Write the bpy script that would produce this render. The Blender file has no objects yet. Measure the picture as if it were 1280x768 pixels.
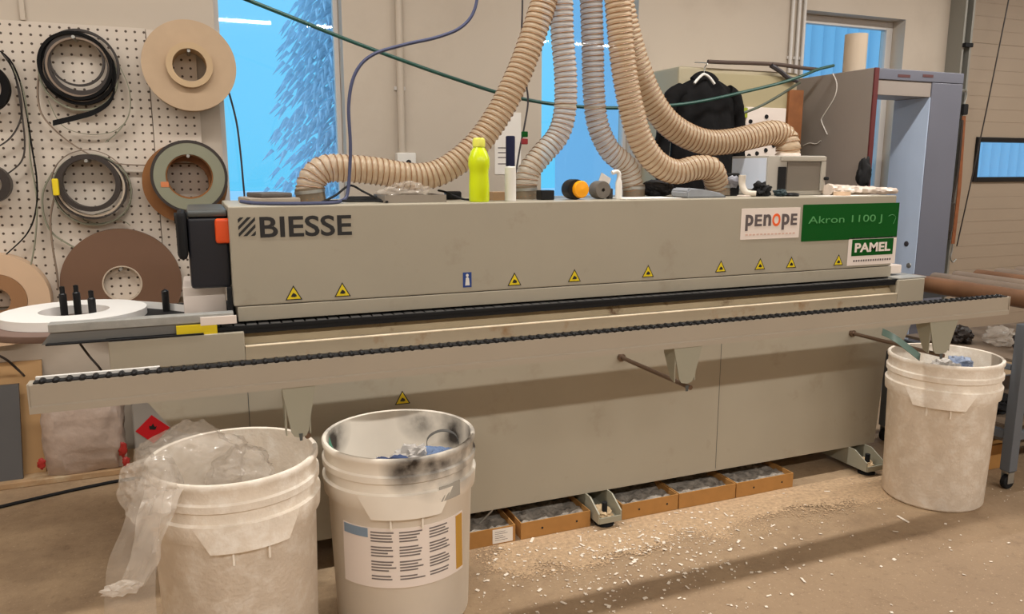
import bpy, bmesh, math, random
from mathutils import Vector, Matrix, noise
SC = bpy.context.scene
COL = SC.collection
PI = math.pi
rnd = random.Random(7)

# ------------------------------------------------------------------ camera
F = 962.0
EYE = Vector((0, 0, 1.5))
PITCH = math.atan(172 / F)
YAW = math.atan(400 / (F / math.cos(PITCH)))
cam_d = bpy.data.cameras.new('camera')
cam = bpy.data.objects.new('camera', cam_d)
COL.objects.link(cam)
cam.location = EYE
cam.rotation_euler = (PI / 2 - PITCH, 0, -YAW)
cam_d.sensor_fit = 'HORIZONTAL'
cam_d.sensor_width = 36.0
cam_d.lens = F / 1280 * 36.0
cam_d.clip_start = 0.05
SC.camera = cam
_d = Vector((math.sin(YAW) * math.cos(PITCH), math.cos(YAW) * math.cos(PITCH), -math.sin(PITCH)))
_r = Vector((math.cos(YAW), -math.sin(YAW), 0))
_u = _r.cross(_d)


def at(x, y, Y=None, Z=None, X=None):
    """world point on a measured plane that the photo shows at x, y"""
    v = _d + _r * ((x - 640) / F) - _u * ((y - 384) / F)
    if Y is not None:
        t = (Y - EYE.y) / v.y
    elif Z is not None:
        t = (Z - EYE.z) / v.z
    else:
        t = (X - EYE.x) / v.x
    return EYE + v * t


# ------------------------------------------------------------------ materials
MATS = {}


def srgb(r, g, b):
    def c(v):
        v /= 255.0
        return v / 12.92 if v <= .04045 else ((v + .055) / 1.055) ** 2.4
    return (c(r), c(g), c(b), 1)


def mat(name, col, rough=.6, metal=0., var=0., scale=8., bump=0., bscale=60., spec=.5, dirt=None, dirt_scale=4., dirt_lo=.5, dirt_hi=.7):
    """principled with optional noise variation, bump and dirt patches"""
    if name in MATS:
        return MATS[name]
    m = bpy.data.materials.new(name)
    m.use_nodes = True
    nt = m.node_tree
    b = nt.nodes['Principled BSDF']
    b.inputs['Base Color'].default_value = col
    b.inputs['Roughness'].default_value = rough
    b.inputs['Metallic'].default_value = metal
    b.inputs['Specular IOR Level'].default_value = spec
    tc = nt.nodes.new('ShaderNodeTexCoord')
    last = None
    if var > 0:
        n = nt.nodes.new('ShaderNodeTexNoise')
        n.inputs['Scale'].default_value = scale
        n.inputs['Detail'].default_value = 5
        nt.links.new(tc.outputs['Object'], n.inputs['Vector'])
        mr = nt.nodes.new('ShaderNodeMapRange')
        mr.inputs['From Min'].default_value = .3
        mr.inputs['From Max'].default_value = .7
        mr.inputs['To Min'].default_value = 1 - var
        mr.inputs['To Max'].default_value = 1 + var
        nt.links.new(n.outputs['Fac'], mr.inputs['Value'])
        mx = nt.nodes.new('ShaderNodeVectorMath')
        mx.operation = 'SCALE'
        mx.inputs[0].default_value = col[:3]
        nt.links.new(mr.outputs['Result'], mx.inputs['Scale'])
        last = mx.outputs['Vector']
    if dirt:
        n = nt.nodes.new('ShaderNodeTexNoise')
        n.inputs['Scale'].default_value = dirt_scale
        n.inputs['Detail'].default_value = 7
        n.inputs['Roughness'].default_value = .65
        nt.links.new(tc.outputs['Object'], n.inputs['Vector'])
        mr = nt.nodes.new('ShaderNodeMapRange')
        mr.inputs['From Min'].default_value = dirt_lo
        mr.inputs['From Max'].default_value = dirt_hi
        nt.links.new(n.outputs['Fac'], mr.inputs['Value'])
        mx = nt.nodes.new('ShaderNodeMix')
        mx.data_type = 'RGBA'
        nt.links.new(mr.outputs['Result'], mx.inputs['Factor'])
        if last is not None:
            nt.links.new(last, mx.inputs['A'])
        else:
            mx.inputs['A'].default_value = col
        mx.inputs['B'].default_value = dirt
        last = mx.outputs['Result']
    if last is not None:
        nt.links.new(last, b.inputs['Base Color'])
    if bump > 0:
        n = nt.nodes.new('ShaderNodeTexNoise')
        n.inputs['Scale'].default_value = bscale
        n.inputs['Detail'].default_value = 4
        nt.links.new(tc.outputs['Object'], n.inputs['Vector'])
        bp = nt.nodes.new('ShaderNodeBump')
        bp.inputs['Strength'].default_value = bump
        bp.inputs['Distance'].default_value = .01
        nt.links.new(n.outputs['Fac'], bp.inputs['Height'])
        nt.links.new(bp.outputs['Normal'], b.inputs['Normal'])
    MATS[name] = m
    return m


def film(name, col, clear=.5, rough=.15, transl=.3):
    """thin plastic film: part see-through, part milky, glossy"""
    if name in MATS:
        return MATS[name]
    m = bpy.data.materials.new(name)
    m.use_nodes = True
    nt = m.node_tree
    for n in list(nt.nodes):
        nt.nodes.remove(n)
    out = nt.nodes.new('ShaderNodeOutputMaterial')
    pb = nt.nodes.new('ShaderNodeBsdfPrincipled')
    pb.inputs['Base Color'].default_value = col
    pb.inputs['Roughness'].default_value = rough
    tl = nt.nodes.new('ShaderNodeBsdfTranslucent')
    tl.inputs['Color'].default_value = col
    tr = nt.nodes.new('ShaderNodeBsdfTransparent')
    m1 = nt.nodes.new('ShaderNodeMixShader')
    m1.inputs[0].default_value = transl
    nt.links.new(pb.outputs[0], m1.inputs[1])
    nt.links.new(tl.outputs[0], m1.inputs[2])
    m2 = nt.nodes.new('ShaderNodeMixShader')
    m2.inputs[0].default_value = clear
    nt.links.new(m1.outputs[0], m2.inputs[1])
    nt.links.new(tr.outputs[0], m2.inputs[2])
    nt.links.new(m2.outputs[0], out.inputs['Surface'])
    MATS[name] = m
    return m


def glass_mat():
    m = bpy.data.materials.new('window_glass')
    m.use_nodes = True
    nt = m.node_tree
    for n in list(nt.nodes):
        nt.nodes.remove(n)
    out = nt.nodes.new('ShaderNodeOutputMaterial')
    tr = nt.nodes.new('ShaderNodeBsdfTransparent')
    tr.inputs['Color'].default_value = (.95, .98, 1, 1)
    gl = nt.nodes.new('ShaderNodeBsdfGlossy')
    gl.inputs['Roughness'].default_value = .02
    fr = nt.nodes.new('ShaderNodeFresnel')
    ge = nt.nodes.new('ShaderNodeNewGeometry')
    ir = nt.nodes.new('ShaderNodeMapRange')          # leaving the pane the index turns round
    ir.inputs['To Min'].default_value = 1.5
    ir.inputs['To Max'].default_value = 1 / 1.5
    nt.links.new(ge.outputs['Backfacing'], ir.inputs['Value'])
    nt.links.new(ir.outputs['Result'], fr.inputs['IOR'])
    mx = nt.nodes.new('ShaderNodeMixShader')
    nt.links.new(fr.outputs[0], mx.inputs[0])
    nt.links.new(tr.outputs[0], mx.inputs[1])
    nt.links.new(gl.outputs[0], mx.inputs[2])
    nt.links.new(mx.outputs[0], out.inputs['Surface'])
    return m


M_PAINT = mat('machine_beige_paint', srgb(168, 160, 143), .42, var=.03, scale=3, dirt=srgb(150, 138, 118), dirt_scale=5, dirt_lo=.58, dirt_hi=.8)
M_PAINT_DUSTY = mat('machine_beige_paint_dusty', srgb(172, 160, 138), .6, var=.05, scale=6, dirt=srgb(150, 118, 82), dirt_scale=7, dirt_lo=.56, dirt_hi=.72)
M_RAIL = mat('rail_beige_aluminium', srgb(168, 157, 141), .45, var=.03, scale=4)
M_BLACK = mat('black_rubber', (.010, .010, .011, 1), .7, spec=.25)
M_BLACKB = mat('black_band', (.006, .0055, .0055, 1), .7, spec=.12)
M_BLACKG = mat('black_gloss_plastic', (.007, .007, .008, 1), .4, spec=.3)
M_PAD = mat('chain_pad_grey', srgb(70, 68, 66), .5)
M_STEEL = mat('galvanised_steel', srgb(165, 165, 160), .38, .7, var=.08, scale=12)
M_GREYPLATE = mat('grey_aluminium_plate', srgb(168, 168, 164), .4, .3, var=.12, scale=30)
M_DARKSTEEL = mat('dark_grey_steel', srgb(92, 96, 96), .4, .5)
M_BRACKET = mat('bracket_green_grey', srgb(158, 155, 138), .45, .1)
M_WHITE = mat('white_plastic', srgb(225, 222, 216), .4)
M_WHITEBAND = mat('white_edge_band', srgb(240, 238, 234), .5)
M_ORANGE = mat('orange_plastic', srgb(225, 80, 25), .4)
M_YELLOW = mat('warning_yellow', srgb(226, 200, 22), .5)
M_INK = mat('black_ink', (.01, .01, .011, 1), .5)
M_NAVY = mat('navy_plastic', srgb(14, 20, 56), .45, spec=.3)
M_GREEN = mat('sign_green', srgb(0, 82, 20), .5, spec=.2)
M_GREENTXT = mat('sign_light_green', srgb(84, 156, 92), .5)
M_SIGNW = mat('sign_white', srgb(235, 222, 212), .5)
M_GREYTXT = mat('sign_grey_ink', srgb(95, 85, 85), .5)
M_PINKTXT = mat('sign_pale_ink', srgb(215, 180, 165), .6)
M_SIGNO = mat('sign_orange', srgb(240, 100, 40), .5)
M_BLUE = mat('sticker_blue', srgb(25, 60, 130), .5)
M_CARD = mat('orange_brown_cardboard', srgb(172, 124, 66), .8, var=.06, scale=20)
M_KRAFT = mat('tan_cardboard', srgb(185, 160, 132), .85, var=.04, scale=12)
M_BUCKET = mat('dusty_white_plastic', srgb(232, 220, 204), .65, var=.07, scale=9, bump=.2, bscale=80, dirt=srgb(248, 242, 232), dirt_scale=18, dirt_lo=.48, dirt_hi=.72)
M_BUCKET_CLEAN = mat('off_white_plastic', srgb(238, 229, 215), .5, var=.04, scale=6)
M_FILM = film('clear_plastic_film', (.66, .59, .51, 1), .68, .08, .2)
M_FILMW = film('milky_plastic_film', (.78, .71, .63, 1), .5, .15, .3)
M_PAPER = mat('white_paper', srgb(232, 226, 218), .8)
M_GLASS = glass_mat()
M_WALL = mat('wall_off_white', srgb(192, 180, 165), .8, var=.02, scale=2, dirt=srgb(180, 167, 152), dirt_scale=1.6, dirt_lo=.5, dirt_hi=.8)
M_FRAME = mat('window_frame_white', srgb(205, 200, 195), .5)
M_TAN = mat('tan_paint', srgb(178, 166, 138), .6)


# ------------------------------------------------------------------ mesh helpers
def box(bm, x0, x1, y0, y1, z0, z1, bev=0):
    vs = [bm.verts.new((x, y, z)) for x in (x0, x1) for y in (y0, y1) for z in (z0, z1)]
    fs = [bm.faces.new([vs[i] for i in q]) for q in ((0, 1, 3, 2), (4, 6, 7, 5), (0, 4, 5, 1), (2, 3, 7, 6), (0, 2, 6, 4), (1, 5, 7, 3))]
    if bev > 0:
        es = list({e for f in fs for e in f.edges})
        bmesh.ops.bevel(bm, geom=es, offset=bev, segments=2, affect='EDGES', profile=.5)


def prism(bm, poly, axis, a, b):
    """extrude a 2-D outline along axis ('x','y' or 'z') from a to b"""
    def v(p, t):
        return {'x': (t, p[0], p[1]), 'y': (p[0], t, p[1]), 'z': (p[0], p[1], t)}[axis]
    A = [bm.verts.new(v(p, a)) for p in poly]
    B = [bm.verts.new(v(p, b)) for p in poly]
    n = len(poly)
    bm.faces.new(A)
    bm.faces.new(list(reversed(B)))
    for i in range(n):
        bm.faces.new((A[i], B[i], B[(i + 1) % n], A[(i + 1) % n]))


def lathe(bm, prof, seg=48, center=(0, 0, 0), axis='z', close=False):
    """profile of (r, h) revolved about an axis through center"""
    c = Vector(center)
    rings = []
    for r, h in prof:
        ring = []
        for i in range(seg):
            a = 2 * PI * i / seg
            p = {'z': (r * math.cos(a), r * math.sin(a), h), 'y': (r * math.cos(a), h, r * math.sin(a)), 'x': (h, r * math.cos(a), r * math.sin(a))}[axis]
            ring.append(bm.verts.new(c + Vector(p)))
        rings.append(ring)
    m = len(rings)
    for k in range(m if close else m - 1):
        A, B = rings[k], rings[(k + 1) % m]
        for i in range(seg):
            j = (i + 1) % seg
            bm.faces.new((A[i], A[j], B[j], B[i]))
    if not close:
        if prof[0][0] > 1e-6:
            bm.faces.new(list(reversed(rings[0])))
        if prof[-1][0] > 1e-6:
            bm.faces.new(rings[-1])


def ring(bm, r0, r1, h0, h1, center, axis='y', seg=48):
    lathe(bm, [(r0, h0), (r1, h0), (r1, h1), (r0, h1)], seg, center, axis, close=True)


def smooth_path(pts, n=8):
    pts = [Vector(p) for p in pts]
    out = []
    for i in range(len(pts) - 1):
        p0 = pts[max(i - 1, 0)]
        p1, p2 = pts[i], pts[i + 1]
        p3 = pts[min(i + 2, len(pts) - 1)]
        for k in range(n):
            t = k / n
            out.append(.5 * ((2 * p1) + (p2 - p0) * t + (2 * p0 - 5 * p1 + 4 * p2 - p3) * t * t + (3 * p1 - p0 - 3 * p2 + p3) * t ** 3))
    out.append(pts[-1])
    return out


def resample(pts, step):
    out = [pts[0].copy()]
    acc = 0.
    for a, b in zip(pts, pts[1:]):
        L = (b - a).length
        while acc + L >= step:
            t = (step - acc) / L
            a = a.lerp(b, t)
            out.append(a.copy())
            L = (b - a).length
            acc = 0.
        acc += L
    return out


def frames(pts):
    fr = []
    t0 = (pts[1] - pts[0]).normalized()
    n = t0.orthogonal().normalized()
    for i, p in enumerate(pts):
        t = (pts[min(i + 1, len(pts) - 1)] - pts[max(i - 1, 0)]).normalized()
        n = (n - t * n.dot(t)).normalized()
        fr.append((p, t, n, t.cross(n)))
    return fr


def tube(bm, pts, r, seg=8, cap=True, flat=None):
    """round tube (or flat band when flat=(normal half width, binormal half width))"""
    pts = [Vector(p) for p in pts]
    rings = []
    for i, (p, t, n, b) in enumerate(frames(pts)):
        rr = r(i) if callable(r) else r
        rg = []
        for k in range(seg):
            a = 2 * PI * k / seg
            rg.append(bm.verts.new(p + (n * math.cos(a) + b * math.sin(a)) * rr))
        rings.append(rg)
    for A, B in zip(rings, rings[1:]):
        for i in range(seg):
            j = (i + 1) % seg
            bm.faces.new((A[i], A[j], B[j], B[i]))
    if cap:
        bm.faces.new(list(reversed(rings[0])))
        bm.faces.new(rings[-1])


def band(bm, pts, width_dir, w, t):
    """flat tape along a path: width w along width_dir, thickness t"""
    pts = [Vector(p) for p in pts]
    W = Vector(width_dir).normalized()
    rows = []
    for i, p in enumerate(pts):
        tg = (pts[min(i + 1, len(pts) - 1)] - pts[max(i - 1, 0)]).normalized()
        nn = tg.cross(W)
        nn = nn.normalized() if nn.length > 1e-6 else Vector((0, 0, 1))
        rows.append([bm.verts.new(p + W * (w / 2) * s + nn * (t / 2) * q) for s, q in ((-1, -1), (1, -1), (1, 1), (-1, 1))])
    for A, B in zip(rows, rows[1:]):
        for i in range(4):
            j = (i + 1) % 4
            bm.faces.new((A[i], A[j], B[j], B[i]))
    bm.faces.new(list(reversed(rows[0])))
    bm.faces.new(rows[-1])


def sector(bm, c, r0, r1, a0, a1, z0, z1, n=16, taper=0.):
    """curved plate on a vertical cylinder; taper narrows its lower edge"""
    rows = []
    for i in range(n + 1):
        u = i / n
        a = a0 + (a1 - a0) * u
        am = (a0 + a1) / 2
        al = am + (a - am) * (1 - taper)
        q = []
        for r, z, aa in ((r0, z0, al), (r1, z0, al), (r1, z1, a), (r0, z1, a)):
            q.append(bm.verts.new((c[0] + r * math.cos(aa), c[1] + r * math.sin(aa), c[2] + z)))
        rows.append(q)
    for A, B in zip(rows, rows[1:]):
        for i in range(4):
            j = (i + 1) % 4
            bm.faces.new((A[i], A[j], B[j], B[i]))
    bm.faces.new(list(reversed(rows[0])))
    bm.faces.new(rows[-1])


def crumple_bm(bm, c, size, seed, amp=.35, sub=4, freq=2.2, floor=None):
    tmp = bmesh.new()
    bmesh.ops.create_icosphere(tmp, subdivisions=sub, radius=1)
    off = Vector((seed * 3.7, seed * 1.3, -seed * 2.1))
    mp = {}
    for v in tmp.verts:
        p = v.co.copy()
        k = 1 + amp * (noise.noise(p * freq + off) - .55 * abs(noise.noise(p * freq * 2.3 + off)) + .35 * abs(noise.noise(p * freq * 5 - off)) - .1)
        q = Vector((p.x * size[0], p.y * size[1], p.z * size[2])) * k + Vector(c)
        if floor is not None and q.z < floor:
            q.z = floor
        mp[v] = bm.verts.new(q)
    for f in tmp.faces:
        bm.faces.new([mp[v] for v in f.verts])
    tmp.free()


def obj(name, bm, m, parent=None, smooth=True, angle=40, recalc=True):
    me = bpy.data.meshes.new(name)
    if recalc:
        bmesh.ops.recalc_face_normals(bm, faces=bm.faces[:])
    bm.to_mesh(me)
    bm.free()
    if smooth:
        for p in me.polygons:
            p.use_smooth = True
        me.set_sharp_from_angle(angle=math.radians(angle))
    o = bpy.data.objects.new(name, me)
    COL.objects.link(o)
    me.materials.append(m)
    if smooth and len(me.polygons) < 260:
        wn = o.modifiers.new('weighted_normals', 'WEIGHTED_NORMAL')
        wn.keep_sharp = True
    if parent:
        o.parent = parent
        o.matrix_parent_inverse = parent_matrix(parent).inverted()
    return o


def parent_matrix(p):
    m = p.matrix_basis.copy()
    if p.parent:
        m = parent_matrix(p.parent) @ p.matrix_parent_inverse @ m
    return m


def tag(o, label, cat, group=None, kind=None):
    o['label'] = label
    o['category'] = cat
    if group:
        o['group'] = group
    if kind:
        o['kind'] = kind
    return o


def thing(name, label, cat, loc, group=None):
    o = bpy.data.objects.new(name, None)
    COL.objects.link(o)
    o.empty_display_size = .05
    o.location = loc
    return tag(o, label, cat, group)


def struct(name, bm, m, parent=None, smooth=False):
    o = obj(name, bm, m, parent, smooth)
    if not parent:
        o['kind'] = 'structure'
    return o


def new():
    return bmesh.new()


def B(name, m, parent, *a, bev=0, **k):
    bm = new()
    box(bm, *a, bev=bev)
    return obj(name, bm, m, parent, **k)


def text_mesh(s, bold=0., extrude=.0008):
    cu = bpy.data.curves.new('lettering', 'FONT')
    cu.body = s
    cu.extrude = extrude
    cu.offset = bold
    cu.resolution_u = 4
    o = bpy.data.objects.new('lettering', cu)
    COL.objects.link(o)
    dg = bpy.context.evaluated_depsgraph_get()
    me = bpy.data.meshes.new_from_object(o.evaluated_get(dg))
    bpy.data.objects.remove(o)
    bpy.data.curves.remove(cu)
    return me


def fit_word(s, x0, x1, z0, z1, Y, m, parent, bold=0., ext=.0012):
    """a word, each letter an object of its own"""
    o = fit_text(s, x0, x1, z0, z1, Y, m, None, 'word', bold, ext)
    bm = bmesh.new()
    bm.from_mesh(o.data)
    bpy.data.objects.remove(o)
    bmesh.ops.remove_doubles(bm, verts=bm.verts[:], dist=1e-6)
    seen = set()
    for v0 in list(bm.verts):
        if v0 in seen:
            continue
        st, isl = [v0], []
        seen.add(v0)
        while st:
            v = st.pop()
            isl.append(v)
            for e in v.link_edges:
                w = e.other_vert(v)
                if w not in seen:
                    seen.add(w)
                    st.append(w)
        b2 = bmesh.new()
        mp = {v: b2.verts.new(v.co) for v in isl}
        for f in {f for v in isl for f in v.link_faces}:
            try:
                b2.faces.new([mp[v] for v in f.verts])
            except ValueError:
                pass
        obj('letter', b2, m, parent, False)
    bm.free()


def fit_text(s, x0, x1, z0, z1, Y, m, parent, name='lettering', bold=0., ext=.0012):
    """lettering standing on a front face (facing -Y), filling the rectangle"""
    me = text_mesh(s, bold)
    xs = [v.co.x for v in me.vertices]
    ys = [v.co.y for v in me.vertices]
    ax, bx_, ay, by = min(xs), max(xs), min(ys), max(ys)
    for v in me.vertices:
        zz = v.co.z
        v.co = Vector((x0 + (v.co.x - ax) / (bx_ - ax) * (x1 - x0), Y - (ext if zz > 0 else 0), z0 + (v.co.y - ay) / (by - ay) * (z1 - z0)))
    me.materials.clear()
    me.materials.append(m)
    o = bpy.data.objects.new(name, me)
    me.name = name
    COL.objects.link(o)
    if parent:
        o.parent = parent
        o.matrix_parent_inverse = parent_matrix(parent).inverted()
    return o


# ================================================================== SETTING
YW = 4.40           # inner face of the back wall
ZC = 3.6            # ceiling


def wall_with_holes(x0, x1, z0, z1, y0, y1, holes):
    bm = new()
    xs = sorted({x0, x1, *[h[0] for h in holes], *[h[1] for h in holes]})
    zs = sorted({z0, z1, *[h[2] for h in holes], *[h[3] for h in holes]})
    nx, nz = len(xs) - 1, len(zs) - 1

    def solid(i, k):
        if i < 0 or k < 0 or i >= nx or k >= nz:
            return False
        cx, cz = (xs[i] + xs[i + 1]) / 2, (zs[k] + zs[k + 1]) / 2
        return not any(h[0] < cx < h[1] and h[2] < cz < h[3] for h in holes)
    cache = {}

    def v(i, k, y):
        key = (i, k, y)
        if key not in cache:
            cache[key] = bm.verts.new((xs[i], y, zs[k]))
        return cache[key]
    for i in range(nx):
        for k in range(nz):
            if not solid(i, k):
                continue
            for y in (y0, y1):
                bm.faces.new([v(i, k, y), v(i + 1, k, y), v(i + 1, k + 1, y), v(i, k + 1, y)])
            for di, dk, a, b in ((-1, 0, (0, 0), (0, 1)), (1, 0, (1, 0), (1, 1)), (0, -1, (0, 0), (1, 0)), (0, 1, (0, 1), (1, 1))):
                if not solid(i + di, k + dk):
                    bm.faces.new([v(i + a[0], k + a[1], y0), v(i + b[0], k + b[1], y0), v(i + b[0], k + b[1], y1), v(i + a[0], k + a[1], y1)])
    return bm


W1 = (.155, .805, 1.15, 2.75)
W2 = (1.995, 2.66, 1.15, 2.75)
W3 = (3.985, 4.93, .95, 2.585)
GD = (5.47, 9.2, 0, 3.05)
struct('wall_back', wall_with_holes(-3, 9.6, 0, ZC, YW, YW + .22, [W1, W2, W3, GD]), M_WALL)


def floor_material():
    m = bpy.data.materials.new('dusty_concrete_floor')
    m.use_nodes = True
    nt = m.node_tree
    b = nt.nodes['Principled BSDF']
    b.inputs['Roughness'].default_value = .55
    b.inputs['Specular IOR Level'].default_value = .35
    tc = nt.nodes.new('ShaderNodeTexCoord')

    def nz(scale, det=6, ro=.6):
        n = nt.nodes.new('ShaderNodeTexNoise')
        n.inputs['Scale'].default_value = scale
        n.inputs['Detail'].default_value = det
        n.inputs['Roughness'].default_value = ro
        nt.links.new(tc.outputs['Object'], n.inputs['Vector'])
        return n

    def rng(src, a, c):
        r = nt.nodes.new('ShaderNodeMapRange')
        r.inputs['From Min'].default_value = a
        r.inputs['From Max'].default_value = c
        nt.links.new(src, r.inputs['Value'])
        return r.outputs['Result']

    def mix(f, A, Bc):
        x = nt.nodes.new('ShaderNodeMix')
        x.data_type = 'RGBA'
        nt.links.new(f, x.inputs['Factor'])
        if isinstance(A, tuple):
            x.inputs['A'].default_value = A
        else:
            nt.links.new(A, x.inputs['A'])
        x.inputs['B'].default_value = Bc
        return x.outputs['Result']
    c = mix(rng(nz(1.3).outputs['Fac'], .35, .7), srgb(150, 126, 100), srgb(138, 115, 91))
    c = mix(rng(nz(5, 8, .7).outputs['Fac'], .55, .72), c, srgb(120, 98, 76))
    # wood dust strewn in front of the machine
    sep = nt.nodes.new('ShaderNodeSeparateXYZ')
    nt.links.new(tc.outputs['Object'], sep.inputs[0])
    near = rng(sep.outputs['Y'], 1.75, 2.55)
    mu = nt.nodes.new('ShaderNodeMath')
    mu.operation = 'MULTIPLY'
    nt.links.new(near, mu.inputs[0])
    nt.links.new(rng(nz(3.2, 9, .75).outputs['Fac'], .36, .62), mu.inputs[1])
    c = mix(mu.outputs[0], c, srgb(172, 147, 117))
    mu2 = nt.nodes.new('ShaderNodeMath')
    mu2.operation = 'MULTIPLY'
    nt.links.new(rng(nz(70, 3, .8).outputs['Fac'], .6, .72), mu2.inputs[0])
    mu2.inputs[1].default_value = .7
    c = mix(mu2.outputs[0], c, srgb(205, 180, 150))
    mu3 = nt.nodes.new('ShaderNodeMath')
    mu3.operation = 'MULTIPLY'
    nt.links.new(rng(nz(28, 6, .8).outputs['Fac'], .54, .7), mu3.inputs[0])
    mu3.inputs[1].default_value = .55
    c = mix(mu3.outputs[0], c, srgb(112, 90, 68))
    nt.links.new(c, b.inputs['Base Color'])
    bp = nt.nodes.new('ShaderNodeBump')
    bp.inputs['Strength'].default_value = .25
    bp.inputs['Distance'].default_value = .006
    nt.links.new(nz(90, 5, .7).outputs['Fac'], bp.inputs['Height'])
    nt.links.new(bp.outputs['Normal'], b.inputs['Normal'])
    return m


bm = new(); box(bm, -3, 9.6, -4.5, YW, -.1, 0); struct('floor', bm, floor_material())
bm = new(); box(bm, -3.1, 9.7, -4.6, YW + .2, ZC, ZC + .1); struct('ceiling', bm, mat('ceiling_white', srgb(186, 178, 168), .9))
bm = new(); box(bm, -3.1, -3, -4.5, YW, 0, ZC); struct('wall_left', bm, M_WALL)
bm = new(); box(bm, 9.6, 9.7, -4.5, YW, 0, ZC); struct('wall_right', bm, M_WALL)
bm = new(); box(bm, -3.1, 9.7, -4.6, -4.5, 0, ZC); struct('wall_front', bm, M_WALL)

# wooden plinth along the foot of the back wall at the left
bm = new(); box(bm, -2.2, .6, 4.10, YW, 0, .03, bev=.004)
struct('trim_1', bm, mat('dusty_wood_ledge', srgb(170, 138, 102), .8, var=.12, scale=10, dirt=srgb(190, 170, 140), dirt_scale=9))
# rounded corner strip on the wall above the boards
p = at(28, 12, Y=YW)
bm = new(); box(bm, p.x - .012, p.x + .012, YW - .02, YW - .0005, 2.19, ZC, bev=.005); struct('trim_2', bm, M_WALL)


def window(n, W, fw, mull=None, extra=None):
    x0, x1, z0, z1 = W
    yf0, yf1 = YW + .11, YW + .16
    root = bpy.data.objects.new('window_%d' % n, None)
    COL.objects.link(root)
    root.location = (x0, YW, z0)
    root['kind'] = 'structure'
    bm = new()
    g = .001
    box(bm, x0 + g, x0 + fw, yf0, yf1, z0 + g, z1 - g, bev=.003)
    box(bm, x1 - fw, x1 - g, yf0, yf1, z0 + g, z1 - g, bev=.003)
    box(bm, x0 + fw, x1 - fw, yf0, yf1, z0 + g, z0 + fw, bev=.003)
    box(bm, x0 + fw, x1 - fw, yf0, yf1, z1 - fw, z1 - g, bev=.003)
    struct('window_frame', bm, M_FRAME, root, True)
    bm = new()
    box(bm, x0 + fw, x1 - fw, YW + .13, YW + .136, z0 + fw, z1 - fw)
    obj('pane', bm, M_GLASS, root, False)
    bm = new()
    box(bm, x0 + g, x1 - g, YW - .03, yf0, z0 - .001, z0 + .012, bev=.003)
    struct('window_sill', bm, M_FRAME, root, True)
    return root


window(1, W1, .028)
window(2, W2, .028)
w3 = window(3, W3, .06)

# grey-green channel of the sectional door
tr_x0, tr_x1 = 5.37, 5.47
bm = new()
prism(bm, [(tr_x0, YW - .001), (tr_x1, YW - .001), (tr_x1, YW - .13), (tr_x1 - .02, YW - .13), (tr_x1 - .02, YW - .03), (tr_x0 + .02, YW - .03), (tr_x0 + .02, YW - .13), (tr_x0, YW - .13)], 'z', 0, ZC)
tr = struct('trim_3', bm, mat('door_track_steel', srgb(140, 138, 130), .5, .2))


def door():
    root = bpy.data.objects.new('door_1', None)
    COL.objects.link(root)
    root.location = (GD[0], YW, 0)
    root['kind'] = 'structure'
    m = mat('garage_door_panel', srgb(156, 140, 122), .6, var=.02, scale=3, bump=.05, bscale=30)
    win = (5.835, 6.75, 1.405, 1.752)
    h = .594
    z = .03
    seams = [z0 for z0 in (0.08, .68, 1.278, 1.876, 2.474, 3.05)]
    z = .0
    for zt in seams:
        hole = [win] if z < win[2] < zt else []
        if hole:
            bm = wall_with_holes(GD[0] + .004, GD[1] - .004, z, zt, YW + .03, YW + .075, hole)
        else:
            bm = new()
            box(bm, GD[0] + .004, GD[1] - .004, YW + .03, YW + .075, z, zt, bev=.004)
        # fine horizontal ribs pressed into the sheet
        k = z + .1
        while k < zt - .05:
            if not (hole and win[2] - .03 < k < win[3] + .03):
                box(bm, GD[0] + .02, GD[1] - .02, YW + .028, YW + .032, k, k + .006)
            k += .1
        obj('door_panel', bm, m, root)
        z = zt
    x0, x1, a, b = win
    bm = new()
    f = .035
    box(bm, x0 - .005, x0 + f, YW + .012, YW + .08, a - .005, b + .005, bev=.006)
    box(bm, x1 - f, x1 + .005, YW + .012, YW + .08, a - .005, b + .005, bev=.006)
    box(bm, x0 + f, x1 - f, YW + .012, YW + .08, a - .005, a + f, bev=.006)
    box(bm, x0 + f, x1 - f, YW + .012, YW + .08, b - f, b + .005, bev=.006)
    wf = obj('window_frame', bm, M_BLACKG, root)
    bm = new(); box(bm, x0 + f, x1 - f, YW + .04, YW + .046, a + f, b - f); obj('pane', bm, M_GLASS, wf, False)


door()

# ------------------------------------------------------------------ outside
M_SNOW = mat('snow', (.82, .86, .9, 1), .9, bump=.3, bscale=4)
bm = new(); box(bm, -30, 60, 4.8, 60, -.5, -.05)
tag(obj('snowy_ground', bm, M_SNOW), 'blue-white snow covered yard outside the windows', 'snow')['kind'] = 'structure'


def snow_bank(x, y, s, seed, label):
    bm = new()
    crumple_bm(bm, (x, y, -.05), s, seed, .4, 4, 1.6, floor=-.05)
    tag(obj('snow_bank', bm, M_SNOW), label, 'snow', 'snow banks in the yard')


snow_bank(4.6, 9.0, (.9, .7, .95), 3, 'snow bank low behind the middle window')
snow_bank(6.1, 10.5, (1.1, .8, 1.2), 5, 'second snow bank behind the middle window, right of the other')


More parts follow.
